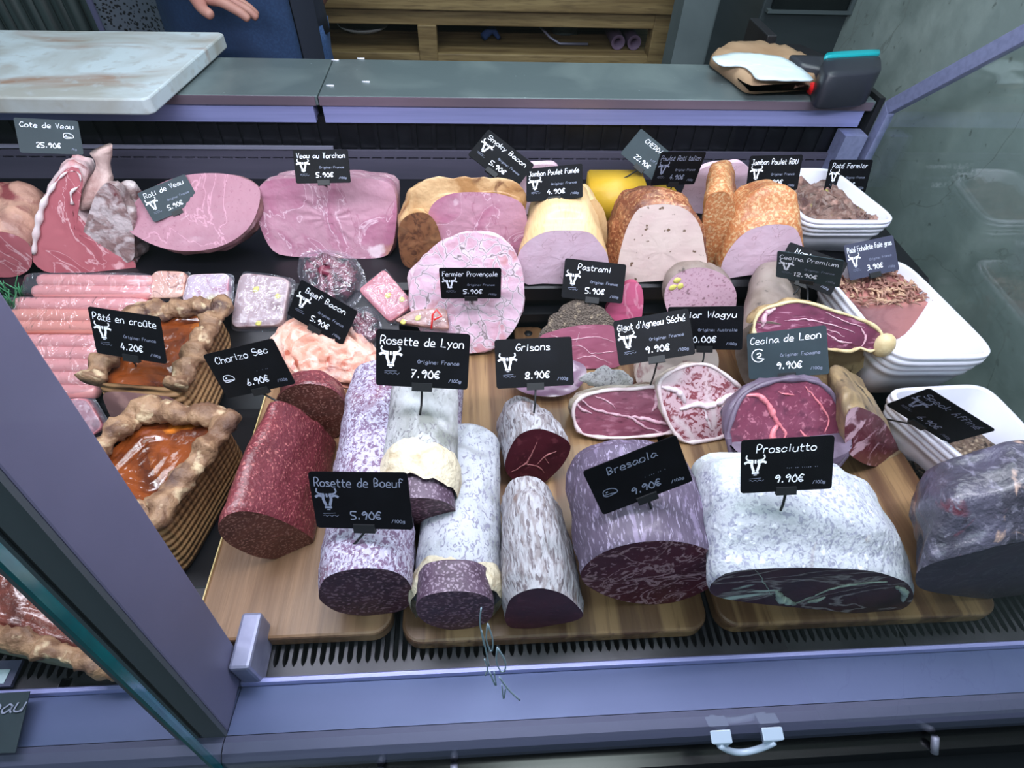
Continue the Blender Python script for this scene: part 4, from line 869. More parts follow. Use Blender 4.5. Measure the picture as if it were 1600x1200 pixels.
g.loft(rg).part('rib_bone', mk('rib_bone', (192, 164, 160), [('n', 16, .45, .62, (152, 112, 108), (1, 1, 1), 6), ('n', 12, .6, .68, (222, 206, 206))], rough=.5, bump=[('n', 30, .005)]), T_vl)
ln = [UP(a, b_, A0, nv) + nv * .002 for a, b_ in ((54, 396), (58, 362), (68, 320), (86, 288), (106, 268), (124, 270), (126, 288), (112, 300), (114, 318))]
G().tube(crom(ln, 40, False), [.0022 + .0018 * math.sin(i * .16) + .001 * math.sin(i * 1.3) for i in range(40)], 8).part('fat_edge', M_fat, T_vl)
meat('veal_shank', 'dark rough raw veal piece behind the chop, right of its bone', 'veal',
     [(122, 412), (128, 372), (140, 330), (152, 300), (168, 286), (184, 296), (196, 322), (206, 350), (210, 380), (205, 408), (160, 416)], (165, 418, SH + .0), mk('raw_dark_fat', (140, 116, 116), [('n', 22, .45, .58, (196, 182, 184), (1, 1, 1), 6, 1), ('n', 14, .55, .65, (92, 52, 56), (1, 1, 1), 6, 1)], rough=.5, bump=[('n', 34, .006)]), mk('raw_dark_cut', (148, 120, 120), [('n', 26, .45, .55, (202, 186, 190), (1, 1, 1), 6, 1), ('n', 14, .55, .65, (104, 50, 56), (1, 1, 1), 6, 1)], rough=.5, bump=[('n', 40, .005)]),
     L=.05, tilt=6, secs=((0, 1, 1), (1, .85, .8)), cap=.4, amp=.006, fs=26)
meat('rolled_roast', 'rolled raw roast with a red round cut face at the far left edge', 'roast',
     [(-40, 400), (-36, 372), (-10, 362), (20, 366), (44, 380), (50, 400), (46, 420), (24, 432), (-10, 432), (-34, 422)], (8, 434, SH - .0), mk('roast_outside', (150, 108, 98), [('n', 12, .42, .62, (190, 146, 128), (1, 1, 1), 7, 1), ('n', 10, .55, .66, (120, 54, 58), (1, 1, 1), 6, 1)], rough=.5, coat=.15, bump=[('n', 30, .005)]), M_raw,
     far=(24, 330, .145), tilt=0, secs=((0, 1, 1), (.2, 1.1, 1.1), (1, 1.2, 1.25)), cap=.4, yaw=8, amp=.003, fs=24)
TS = 1.0
# ================================================================== LOAVES IN PASTRY
TS = 1.5
M_crust = mk('pastry_crust', (156, 122, 94), [('n', 26, .42, .60, (112, 80, 60), (1, 1, 1), 8, 1), ('n', 14, .54, .64, (86, 62, 56), (1, 1, 1), 7, .6), ('n', 40, .57, .66, (198, 174, 142), (1, 1, 1), 5)], rough=.6, bump=[('n', 30, .006), ('n', 90, .002)])
M_wall = mk('pastry_wall', (142, 104, 68), [('wY', 26, .3, .8, (112, 78, 48), (1, 1, 1), 2, 1.0), ('n', 12, .45, .65, (168, 128, 86), (1, 1, 1), 6)], rough=.65, bump=[('wY', 26, .0022, (1, 1, 1), .8), ('wZ', 26, .0018, (1, 1, 1), .8)])
M_walld = mk('pastry_underside', (110, 112, 100), [('n', 10, .42, .6, (142, 148, 136), (.4, 1, 2.5), 6, .8), ('n', 12, .55, .68, (76, 68, 58), (.4, 1, 2.5), 6, .8)], rough=.65, bump=[('n', 26, .003)])
M_jelly = mk('amber_jelly', (132, 64, 26), [('n', 10, .42, .58, (78, 34, 18), (1, 1, 1), 7, 1), ('n', 11, .58, .68, (196, 112, 40), (1, 1, 1), 5, .8), ('n', 24, .6, .7, (150, 92, 80), (1, 1, 1), 4)], rough=.18, coat=.7, bump=[('n', 16, .006), ('n', 50, .0015)])
M_jellyd = mk('glossy_terrine_top', (112, 60, 52), [('n', 12, .42, .6, (72, 36, 34), (1, 1, 1), 8, 1.2), ('n', 14, .6, .7, (150, 112, 104), (1, 1, 1), 6, 1)], rough=.22, coat=.6, bump=[('n', 22, .007), ('n', 60, .002)])
M_forc = mk('pate_forcemeat', (122, 88, 88), [('n', 30, .45, .6, (148, 112, 108), (1, 1, 1), 6), ('n', 14, .6, .68, (92, 58, 62))], rough=.45, coat=.15)
TS = 1.0
def loaf(label, top, bot, open_front=False, jelly=M_jelly, wall=M_wall, rr=.0125, seed=0, drop=.008):
    c = sum(bot, Vector()) / 4
    T = thing('pate_in_pastry', label, 'pâté', tuple(Vector((c.x, c.y, min(b.z for b in bot)))), 'pastry loaves on the left')
    n = 60
    lt = rr_loop(top, n, .12); lb = rr_loop(bot, n, .12); rings = []
    for i in range(15):
        t = i / 14; k = 1 + .02 * math.sin(t * PI) + .010 * math.sin(t * 40)
        r = []
        for a, b_ in zip(lb, lt):
            p = a.lerp(b_, t); cc = c + Vector((0, 0, p.z - c.z)); d = p - cc; d.z = 0
            r.append(p + d * (k - 1) * .5)
        rings.append(r)
    G().loft(rings, True, False).part('pastry_wall', wall, T)
    # jelly surface sunk below the rim
    ct = sum(top, Vector()) / 4; fr = []
    for i in range(16):
        k = 1 - i / 16
        fr.append([ct + (p - ct) * k * .97 + Vector((0, 0, -drop + .006 * fn(p * k + Vector((seed, 0, 0)), 16, 4))) for p in lt])
    G().loft(fr, False).part('jelly_top', jelly, T)
    # crimped rim following three or four sides
    path = [top[3].lerp(top[0], q / 6) for q in range(6)] + [top[0].lerp(top[1], q / 4) for q in range(4)] + [top[1].lerp(top[2], q / 6) for q in range(7)]
    if not open_front: path += [top[2].lerp(top[3], q / 4) for q in range(1, 5)]
    dense = crom(path, 150, False); k = 16; rg = []
    for i, p in enumerate(dense):
        t = (dense[min(i + 1, 149)] - dense[max(i - 1, 0)]); t.z = 0; t.normalize(); a = Vector((-t.y, t.x, 0)); r = []
        sc_ = .92 + .10 * math.sin(i * .55 + seed) + .16 * fn(p + Vector((seed, 0, 0)), 40, 2)
        for j in range(k):
            an = 2 * PI * j / k; q = p + (a * math.cos(an) * rr * 1.15 + Vector((0, 0, math.sin(an) * rr * .95))) * sc_
            q += (q - p).normalized() * (.0050 * fn(q, 75, 4)) + Vector((0, 0, .0022 * math.sin(i * .55 + seed + 1) + .002))
            r.append(q)
        rg.append(r)
    G().loft(rg).part('crimped_rim', M_crust, T)
    if open_front:
        v = [top[3] + Vector((0, -.0006, -drop)), top[2] + Vector((0, -.0006, -drop)), bot[2] + Vector((0, -.0006, .004)), bot[3] + Vector((0, -.0006, .004))]
        cc = sum(v, Vector()) / 4; fc = []
        q = rr_loop([v[0], v[1], v[2], v[3]], 40, .2)
        for i in range(6): fc.append([cc + (p - cc) * (.9 - i * .15) + Vector((0, -.0015 - .0015 * i, 0)) for p in q])
        G().loft(fc, False).part('cut_face', M_forc, T)
    return T
loaf('rear pâté loaf in crimped pastry with its name tag, cut front end showing', [U(222, 488, .10), U(345, 480, .10), U(276, 606, .095), U(142, 596, .095)],
     [U(240, 560, .022), U(380, 545, .022), U(318, 690, .022), U(178, 672, .022)], True, seed=1)
loaf('middle pâté loaf in pastry with shiny amber jelly, beside the left board', [U(218, 642, .095), U(358, 655, .095), U(240, 812, .09), U(85, 770, .09)],
     [U(236, 710, .002), U(394, 712, .002), U(288, 905, .002), U(110, 880, .002)], False, seed=5)
loaf('front pâté loaf with dark glossy top behind the slanted post, lower left', [U(-60, 850, .075), U(160, 880, .075), U(190, 1046, .035), U(-60, 975, .06)],
     [U(-40, 950, .002), U(200, 960, .002), U(196, 1064, .002), U(-60, 1008, .002)], False, jelly=M_jellyd, wall=M_walld, rr=.008, seed=9, drop=.004)

# ================================================================== VACUUM PACKS ON A SLOPING SHELF
RA = math.atan2(.095, .135); RP = Vector((0, .505, .002)); RN = Vector((0, -math.sin(RA), math.cos(RA)))
G().prism([(-.82, .505, -.0005), (-.82, .640, .0945), (-.82, .640, -.0005)], (.715, 0, 0)).part('sloping_shelf', deckm, case, smooth=False)
def onramp(px, py, h=.0): return UP(px, py, RP + RN * h, RN)
film = clear('clear_film', (.97, .97, 1.0), .05, rough=.12, bump=(50, .008), op=.06)
film2 = clear('milky_film', (.92, .92, .98), .08, rough=.15, bump=(70, .008), op=.16)
def pillow(loop, nrm, h0, h1, m, name, parent, edge=.006, wr=.003, seed=0):
    """a flat sealed bag: two skins joined along a crinkled edge"""
    c = sum(loop, Vector()) / len(loop); rg = []
    for k, h in ((1.0 + edge * 10, h0 + .002), (1.0 + edge * 4, h0 + .003), (.99, h1 * .75), (.9, h1), (.6, h1 + .0005), (.3, h1 + .0005), (.02, h1)):
        rg.append([c + (p - c) * (k * (1 + (.05 * fn(p * 3 + Vector((seed, 0, 0)), 20, 3) if k > 1 else 0))) + nrm * (h + wr * fn(p + Vector((seed, k * .05, 0)), 45, 3)) for p in loop])
    return G().loft(rg, False).part(name, m, parent)
def slab_on(loop, nrm, h0, h1, m, name, parent, rough=.0012, k0=.96):
    c = sum(loop, Vector()) / len(loop)
    rg = [[c + (p - c) * k + nrm * (h + (rough * fn(p * 1.0 + Vector((0, 0, h * 3 + k)), 60))) for p in loop] for k, h in ((k0, h0), (1, h0 + .001), (1, (h0 + h1) / 2), (.99, h1 - .001), (.96, h1), (.7, h1), (.4, h1), (.1, h1))]
    return G().loft(rg).part(name, m, parent)
TS = 1.5
M_frank = mk('pale_sausage', (214, 142, 140), [('n', 12, .4, .7, (224, 156, 158)), ('n', 80, .6, .7, (196, 120, 116))], rough=.28, coat=.5)
M_frank2 = mk('orange_sausage', (212, 136, 122), [('n', 12, .4, .7, (222, 150, 140))], rough=.28, coat=.5)
M_foie = mk('foie_gras', (210, 160, 144), [('n', 8, .45, .65, (220, 178, 160)), ('vein', 6, .006, 0, (150, 96, 86), (1, 1, 1), 3, 1)], rough=.45)
M_pale = mk('pale_terrine', (214, 190, 196), [('n', 30, .5, .6, (184, 128, 146), (1, 1, 1), 6, 1), ('n', 8, .58, .66, (212, 204, 120), (1, 1, 1), 3)], rough=.45)
M_terr = mk('pistachio_terrine', (172, 148, 152), [('v', 70, .45, .2, (200, 182, 184), (1, 1, 1), 4, 2), ('n', 40, .56, .66, (128, 98, 104), (1, 1, 1), 5)], rough=.42, coat=.2)
M_terr2 = mk('pink_terrine', (190, 118, 128), [('v', 70, .45, .2, (216, 160, 166), (1, 1, 1), 4, 2), ('n', 30, .58, .68, (146, 76, 88))], rough=.42, coat=.3)
M_terr3 = mk('brown_terrine', (168, 122, 112), [('v', 60, .45, .2, (194, 152, 140), (1, 1, 1), 4, 2), ('n', 26, .58, .68, (128, 82, 76))], rough=.42, coat=.3)
M_dried = mk('dried_red_meat', (120, 44, 66), [('n', 18, .42, .6, (84, 26, 46), (1, 1, 1), 6, 1.5), ('n', 22, .6, .68, (190, 130, 146), (1, 1, 1), 5, 1.5)], rough=.35, coat=.5, bump=[('n', 30, .006)])
M_bac = mk('beef_bacon', (214, 152, 132), [('n', 18, .45, .6, (228, 184, 168), (1, 1, 1), 7, 1.4), ('n', 30, .58, .66, (184, 96, 76), (1, 1, 1), 6, 1), ('n', 10, .62, .7, (136, 84, 88))], rough=.4, coat=.3, bump=[('n', 26, .005)])
TS = 1.0
rows = [(60, 238, 441), (52, 236, 458), (22, 228, 477), (14, 222, 495), (20, 216, 513), (28, 180, 534), (40, 172, 553), (48, 165, 572), (58, 158, 592), (70, 150, 612)]
for i, (a, b_, py) in enumerate(rows):
    p0, p1 = onramp(a - (0 if i < 5 else 40), py - 2, .011), onramp(b_ + 6, py, .011); pts = [p0.lerp(p1, k / 8) for k in range(9)]
    rr_ = [.0088 * math.sqrt(max(.03, 1 - (abs(k - 4) / 4.15) ** 10)) for k in range(9)]
    pts = [p0.lerp(p1, t) for t in (0, .008, .02, .05, .3, .5, .7, .95, .98, .992, 1)]
    rr_ = [.002, .0055, .0078, .0091, .0093, .0093, .0093, .0091, .0078, .0055, .002]
    g = G(); g.tube(pts, rr_, 16)
    words = ['topmost', 'second', 'third', 'fourth', 'fifth', 'sixth', 'seventh', 'eighth', 'ninth', 'lowest']
    g.single('frankfurter', 'pale pink packed sausage left of the loaves, %s of the ten rows' % words[i], 'sausage', M_frank2 if i in (3, 4) else M_frank, group='frankfurters in vacuum packs')
for nm, (r0, r1), lab in (('a', (0, 1), 'clear vacuum bag round the two topmost pale sausages'), ('b', (2, 4), 'clear vacuum bag round the middle three sausages'), ('c', (5, 9), 'clear vacuum bag round the five lowest sausages')):
    a, b_, py0 = rows[r0]; c_, d_, py1 = rows[r1]
    if r0 == 5: a -= 40; c_ -= 40
    q = [onramp(a - 8, py0 - 9, .0), onramp(b_ + 10, py0 - 9, .0), onramp(d_ + 12, py1 + 9, .0), onramp(c_ - 8, py1 + 9, .0)]
    T = thing('vacuum_bag', lab, 'vacuum bag', tuple(sum(q, Vector()) / 4), 'vacuum bags of sausages')
    pillow(rr_loop(q, 60, .12), RN, .004, .0215, film, 'film', T, edge=.003, wr=.0012, seed=r0)
def pack(label, quad, m, h=.016, nm='vacuum_packed_terrine', cat='terrine pack', rad=.15, edge=.012, film_=None, pst=(), seed=0, up=.0):
    q = [onramp(x, y, up) for x, y in quad]
    T = thing(nm, label, cat, tuple(sum(q, Vector()) / 4 + RN * up), None)
    lp = rr_loop(q, 48, rad); slab_on(lp, RN, .003, h, m, 'filling', T)
    if pst:
        specks(T, 'pistachio', M_pist, [onramp(x, y, up + h) for x, y in pst], .0042, 3, RN)
    pillow(lp, RN, .004, h + .0016, film_ or film, 'film', T, edge=edge, wr=.0014, seed=seed)
    return T
pack('vacuum packed slab of beige foie gras behind the rear pastry loaf', [(252, 428), (300, 430), (294, 470), (230, 470)], M_foie, seed=1)
pack('vacuum packed pale terrine with yellow edges behind the rear pastry loaf', [(303, 434), (366, 432), (362, 484), (292, 476)], M_pale, seed=2, film_=film2)
pack('large vacuum packed grey pink terrine slice with pistachios left of the small tilted tag', [(382, 430), (460, 440), (448, 512), (366, 516)], M_terr, seed=3, pst=((400, 452), (434, 463), (404, 505)))
pack('small diamond shaped pink terrine in film between the tag and the herb ham', [(563, 458), (603, 425), (650, 480), (611, 508)], M_terr2, seed=4, rad=.1, pst=((606, 462), (628, 468)))
T = pack('brown pink terrine piece in film with a red clip below the diamond one', [(616, 506), (648, 489), (698, 484), (704, 520)], M_terr3, seed=5, pst=((653, 497), (630, 503)), up=.004)
a = onramp(674, 514, .03); g = G(); g.tube([a, onramp(676, 492, .034), onramp(682, 484, .036), onramp(690, 494, .032), onramp(678, 500, .032)], .0013, 6)
g.part('red_clip', mk('red_wire', (226, 40, 40), rough=.4), T)
pack('pink vacuum packed meat low down left, beside the middle pastry loaf', [(60, 632), (148, 622), (176, 668), (120, 706)], M_terr2, seed=7, up=.006, film_=film2, nm='vacuum_packed_meat', cat='meat pack')
def heap(nm, label, cat, px, m, h, film_=None, seed=0, strips=14, par=None):
    lp = crom([onramp(x, y, 0) for x, y in px], 40); c = sum(lp, Vector()) / 40
    T = thing(nm, label, cat, tuple(c)); rnd = random.Random(seed)
    for s_ in range(strips):
        i = rnd.randrange(40); j = (i + rnd.randrange(12, 28)) % 40
        a_, b2 = c.lerp(lp[i], .85), c.lerp(lp[j], .85); k = 10; side = (b2 - a_).cross(RN).normalized() * rnd.uniform(.005, .009); rg = []
        for q in range(k):
            t = q / (k - 1); p = a_.lerp(b2, t) + RN * (h * (.3 + .5 * math.sin(t * PI) * rnd.uniform(.7, 1)) + s_ * h * .03 + .003 * math.sin(t * 14 + s_))
            rg.append([p + side + RN * .002 * math.sin(t * 20 + s_), p + RN * .0022, p - side + RN * .002 * math.cos(t * 18 + s_), p - RN * .001])
        G().loft(rg).part('strip', m, T)
    if film_: pillow(lp, RN, .004, h * 1.15, film_, 'film', T, edge=.02, wr=.003, seed=seed)
    return T
heap('vacuum_packed_dried_meat', 'dark red shrivelled meat in a clear bag above the tilted tag', 'meat pack', [(478, 410), (500, 400), (540, 405), (562, 430), (560, 460), (535, 480), (500, 478), (480, 450)], M_dried, .02, film, 3)
heap('vacuum_packed_dried_meat', 'dark red shrivelled meat in film right of the tilted tag', 'meat pack', [(545, 495), (575, 485), (592, 505), (590, 535), (565, 540), (548, 520)], M_dried, .016, film, 5, 9)
# folded slices of beef bacon
lp = crom([onramp(x, y, 0) for x, y in ((428, 545), (440, 512), (480, 500), (540, 508), (585, 540), (602, 572), (590, 606), (545, 606), (500, 600), (450, 590))], 48); c = sum(lp, Vector()) / 48
T = thing('beef_bacon_slices', 'heap of thin orange pink bacon slices behind the chorizo, under the tilted tag', 'sliced bacon', tuple(c), None)
for k in range(6):
    rg = []; of = Vector((random.uniform(-.01, .01), 0, 0)) + Vector((0, math.cos(RA), math.sin(RA))) * random.uniform(-.01, .01)
    for i in range(9):
        q = 1 - i / 9; rg.append([c + of + (p - c) * q * (1 - .06 * k) + RN * (.004 + .0042 * k + .007 * fn(p * q + Vector((k * .3, 0, 0)), 30, 3)) for p in lp])
    G().loft(rg, False).part('slice', M_bac, T)
# green plastic grass at the left edge
g = G(); rnd = random.Random(4); c = onramp(10, 468, .01)
for i in range(60):
    p = c + Vector((rnd.uniform(-.03, .02), rnd.uniform(-.02, .02), 0)); d = Vector((rnd.uniform(-.5, .5), rnd.uniform(-.5, .3), 1)).normalized() * rnd.uniform(.015, .03)
    g.tube([p, p + d * .5, p + d + Vector((d.x * .3, 0, 0))], [.0014, .001, .0003], 4)
g.single('plastic_grass', 'tuft of green plastic grass at the left edge below the raw meat', 'decoration', mk('grass_green', (66, 130, 92), rough=.5))

# ================================================================== WHITE TRAYS
def tray(label, quad, zb, inset=.022, ridges=3, rad=.16, wall=.005):
    c = sum(quad, Vector()) / 4; zt_ = quad[0].z
    T = thing('white_tray', label, 'serving tray', (c.x, c.y, zb), 'white ceramic trays')
    cb = Vector((c.x, c.y, 0))
    lp = rr_loop(quad, 72, rad)
    def ring(off, z):      # off: distance moved inwards
        r = []
        for p in lp:
            d = Vector((p.x - c.x, p.y - c.y, 0)); l_ = d.length
            r.append(Vector((c.x, c.y, z)) + d * ((l_ - off) / l_))
        return r
    H_ = zt_ - zb; rg = [ring(inset + .010, zb + .0), ring(inset + .003, zb + .003)]
    rg += [ring(inset * .55, zb + H_ * .45)]
    zz_ = zb + H_ * .58; o_ = inset * .42
    for k in range(ridges):
        rg += [ring(o_, zz_), ring(o_ - .0030, zz_ + .001), ring(o_ - .0032, zz_ + H_ * .085), ring(o_ - .0008, zz_ + H_ * .10)]
        zz_ += H_ * .12; o_ -= .0030
    rg += [ring(.0015, zt_ - .006), ring(0, zt_ - .003), ring(.0008, zt_), ring(.005, zt_ + .0005), ring(.0065, zt_ - .002), ring(inset * .5 + wall, zb + H_ * .5), ring(inset + wall, zb + .008), ring(inset + wall + .01, zb + .006)]
    G().loft(rg, True, True).part('dish', white_cer, T)
    T['_z'] = zb + .0075
    return T, ring, c
def fill(T, ring, name, m, z0_, prof, amp=.003, fs=30, off=.012, yr=None):
    """filling surface: prof(u) height over z0_, cut away where yr ends"""
    lp = ring(off, z0_); c = sum(lp, Vector()) / len(lp); rg = [[p + Vector((0, 0, -.02)) for p in lp]]
    for i in range(20):
        k = 1 - i / 20; rg.append([Vector((c.x + (p.x - c.x) * k, c.y + (p.y - c.y) * k, z0_ + amp * 2 * fn(Vector((p.x * k, p.y * k, .5)), fs, 4))) for p in lp])
    o = G().loft(rg, True).part(name, m, T); return o
TS = 1.5
M_pf = mk('pate_fermier', (122, 92, 84), [('n', 26, .45, .58, (92, 64, 60), (1, 1, 1), 7, 1), ('n', 34, .6, .68, (160, 122, 112), (1, 1, 1), 5), ('n', 22, .64, .69, (150, 138, 60), (1, 1, 1), 4)], rough=.45, coat=.3, bump=[('n', 44, .006)])
M_pe = mk('shallot_pate_side', (176, 116, 110), [('n', 14, .45, .62, (152, 92, 90), (1, 1, 1), 7, 1), ('n', 7, .6, .66, (196, 162, 120), (1, 1, 1), 4)], rough=.5, bump=[('n', 40, .002)])
M_shal = mk('fried_shallots', (146, 104, 92), [('n', 30, .5, .6, (186, 150, 124)), ('n', 20, .6, .7, (94, 56, 56))], rough=.5)
M_stain = mk('dried_sauce', (176, 134, 84), [('n', 40, .5, .6, (140, 96, 66))], rough=.4)
M_pep = mk('pepper_topping', (104, 84, 72), [('v', 120, .4, .1, (168, 148, 128)), ('n', 60, .55, .65, (58, 42, 38))], rough=.7, bump=[('v', 110, .006)])
TS = 1.0
def crumbs(T, name, m, pts, r=(.0012, .0035), n=60, seed=0):
    rnd = random.Random(seed); g = G()
    for i in range(n):
        a_, b2, c2 = rnd.random(), rnd.random(), rnd.random(); q = pts[0] * (1 - a_) * (1 - b2) + pts[1] * a_ * (1 - b2) + pts[2] * a_ * b2 + pts[3] * (1 - a_) * b2
        rr_ = rnd.uniform(*r); g.tube([q + Vector((0, 0, -.0004)), q + Vector((rr_ * c2, rr_ * .4, .0012))], [rr_, rr_ * .5], 6)
    return g.part(name, m, T)
# tray 1: rough farmhouse pate
z = .168; q = [U(1196, 262, z), U(1302, 262, z), U(1409, 347, z), U(1257, 347, z)]
t1, rg1, c1_ = tray('white ribbed tray of coarse brown pâté at the back right on the step', q, SH)
fill(t1, rg1, 'pate_filling', M_pf, z - .016, None, .006, 34)
crumbs(t1, 'pate_crumbs', M_pf, [U(1330, 322, z - .02), U(1352, 318, z - .02), U(1385, 340, z - .012), U(1360, 343, z - .012)], n=26, seed=1)
# tray 2: shallot pate cut in half
z = .125; q = [U(1275, 412, z), U(1412, 404, z), U(1567, 558, z), U(1398, 560, z)]
t2, rg2, c2_ = tray('large white tray with a cut block of shallot topped pâté', q, .001 + .03)
G().box(c2_.x - .05, c2_.x + .05, c2_.y - .06, c2_.y + .06, 0.0, .0305).part('tray_support', deckm, case, smooth=False)
a = [U(1300, 452, z - .012), U(1440, 440, z - .012), U(1463, 470, z - .012), U(1345, 478, z - .012)]
b0 = [U(1462, 471, z - .012), U(1345, 479, z - .012), U(1408, 558, z - .075), U(1415, 556, z - .075)]
def ppt(px, py, zz_): return U(px, py, zz_)
top = [ppt(1288, 440, z - .014), ppt(1400, 425, z - .014), ppt(1463, 472, z - .014), ppt(1343, 480, z - .014)]
lowz = .044
bot = [Vector((p.x, p.y, lowz)) for p in top]
dn_ = (top[3] - top[0]); dn_.z = 0; dn_.normalize()
bot[2] = ppt(1418, 545, lowz); bot[3] = ppt(1398, 520, lowz) + Vector((-.02, 0, 0))
v = [];  N_ = 10
def bil(Q, u, w_): return Q[0] * (1 - u) * (1 - w_) + Q[1] * u * (1 - w_) + Q[2] * u * w_ + Q[3] * (1 - u) * w_
lt = rr_loop(top, 48, .08); lb = rr_loop(bot, 48, .08)
rg = [[b_.lerp(a_, i / 8) + Vector((0, 0, .0)) for a_, b_ in zip(lt, lb)] for i in range(9)]
ct = sum(top, Vector()) / 4
for i in range(1, 10): rg.append([ct + (p - ct) * (1 - i / 10) + Vector((0, 0, .002 * fn(p * (1 - i / 10), 40))) for p in lt])
G().loft(rg).part('pate_block', M_pe, t2)
rnd = random.Random(11); g = G()
for i in range(230):
    p = bil(top, rnd.uniform(.02, .98), rnd.uniform(.02, .98)); an = rnd.uniform(0, 6.3); L_ = rnd.uniform(.004, .009)
    d = Vector((math.cos(an), math.sin(an), rnd.uniform(-.1, .6))) * L_
    g.tube([p, p + d + Vector((0, 0, .004)), p + d * 1.9 + Vector((0, 0, .002))], [.0007, .0018, .0006], 5)
o = g.part('fried_shallots', M_shal, t2); o['kind'] = 'stuff'
crumbs(t2, 'sauce_stains', M_stain, [ppt(1488, 492, .07), ppt(1510, 500, .07), ppt(1528, 545, .055), ppt(1505, 548, .055)], n=34, r=(.0008, .0024), seed=2)
# tray 3: peppered meat
z = .085; q = [U(1377, 607, z), U(1540, 598, z), Vector((.650, .325, z)), Vector((.545, .315, z))]
t3, rg3, c3_ = tray('white tray with browned sauce stains and peppered meat behind the dark speck', q, .001)
rg = []; tp3 = [ppt(1432, 676, .05), ppt(1500, 650, .05), ppt(1600, 700, .05), ppt(1560, 760, .05)]
tp3 = [Vector((.536, .392, .058)), Vector((.604, .412, .056)), Vector((.624, .345, .062)), Vector((.558, .335, .062))]
lt = rr_loop(tp3, 40, .25); ct = sum(tp3, Vector()) / 4
rg = [[Vector((ct.x + (p.x - ct.x) * 1.05, ct.y + (p.y - ct.y) * 1.05, .010)) for p in lt]] + [[ct + (p - ct) * (1 - i / 12) + Vector((0, 0, .014 * (1 - (1 - i / 12) ** 2) + .004 * fn(p * (1 - i / 12), 50))) for p in lt] for i in range(12)]
G().loft(rg).part('peppered_meat', M_pep, t3)
crumbs(t3, 'sauce_stains', mk('caramel_stain', (170, 122, 66), [('n', 50, .5, .6, (206, 180, 140))], rough=.4), [ppt(1490, 612, .012), ppt(1540, 612, .012), ppt(1560, 652, .012), ppt(1510, 650, .012)], n=60, r=(.0012, .004), seed=3)

# ================================================================== ON THE SERVING LEDGE
TS = 1.0
marble = mk('marble_board', (206, 210, 214), [('n', 4, .45, .65, (176, 166, 158), (1, 1.6, 1), 9, 1.2), ('n', 6, .58, .7, (150, 118, 96), (.8, 2, 1), 8, 1.4), ('n', 40, .6, .7, (226, 230, 236))], rough=.3, coat=.2)
zc = LZ + .003
cb = [U(-420, 146, zc + .022), U(229, 155, zc + .022), U(352, 50, zc + .022), U(-420, 42, zc + .022)]
pts = [cb[0], cb[1].lerp(cb[0], .012), cb[1].lerp(cb[2], .03), cb[2].lerp(cb[1], .03), cb[2].lerp(cb[3], .012), cb[3]]
fr_y = cb[0].y
g = G(); g.prism([Vector((p.x, p.y, zc)) for p in pts], (0, 0, .022)); g.single('cutting_board', 'large white stained cutting board lying over the left end of the serving ledge', 'cutting board', mk('white_cutting_board', (190, 202, 210), [('n', 5, .42, .60, (160, 160, 156), (1, 1.5, 1), 10, .8), ('n', 6, .52, .66, (150, 122, 106), (.8, 2, 1), 9, .8), ('n', 60, .55, .7, (170, 174, 176), (1, 1, 1), 6)], rough=.35, coat=.1), smooth=False, bev=.0025)
# paper bag
M_kraft = mk('kraft_paper', (170, 140, 112), [('n', 12, .4, .7, (150, 118, 90))], rough=.75, bump=[('n', 14, .004)])
M_white = mk('white_paper', (206, 218, 226), [('n', 10, .45, .7, (186, 202, 212))], rough=.7, bump=[('n', 12, .005)])
bg = thing('paper_bag', 'brown paper bag with a white front lying on the ledge, left of the card terminal', 'paper bag', tuple(U(1190, 135, LZ)))
outline = [(1107, 97), (1125, 84), (1160, 80), (1205, 84), (1245, 98), (1272, 124), (1270, 136), (1240, 140), (1200, 143), (1165, 143), (1140, 125), (1118, 108)]
lp = crom([U(x, y + 6, LZ + .0) for x, y in outline], 60); c = sum(lp, Vector()) / 60
def bagring(k, z): return [Vector((c.x + (p.x - c.x) * k, c.y + (p.y - c.y) * k, LZ + .001 + z + (.004 * fn(p * (1 + k), 22) if z > .003 else 0))) for p in lp]
G().loft([bagring(.94, 0), bagring(1, .003), bagring(1.0, .014), bagring(.93, .024), bagring(.7, .026), bagring(.3, .027)]).part('bag_body', M_kraft, bg)
wl = crom([U(x, y, LZ + .030) for x, y in ((1113, 90), (1135, 84), (1165, 82), (1205, 86), (1240, 98), (1270, 122), (1258, 126), (1215, 124), (1185, 123), (1172, 110), (1160, 103), (1130, 101))], 50); cw = sum(wl, Vector()) / 50
G().loft([[cw + (p - cw) * k + Vector((0, 0, h + .0016 * fn(p * k, 30))) for p in wl] for k, h in ((1, -.002), (1, 0), (.8, .0012), (.5, .0014), (.1, .0014))]).part('white_front', M_white, bg)
ml_ = [U(x, y, LZ + .016) for x, y in ((1152, 123), (1185, 128), (1230, 128), (1266, 127), (1262, 139), (1220, 140), (1170, 141))]
g = G(); g.prism([p + Vector((0, -.004, 0)) for p in ml_], (0, .006, 0)); g.part('open_mouth', mk('bag_inside', (112, 82, 68), rough=.8), bg, smooth=False)
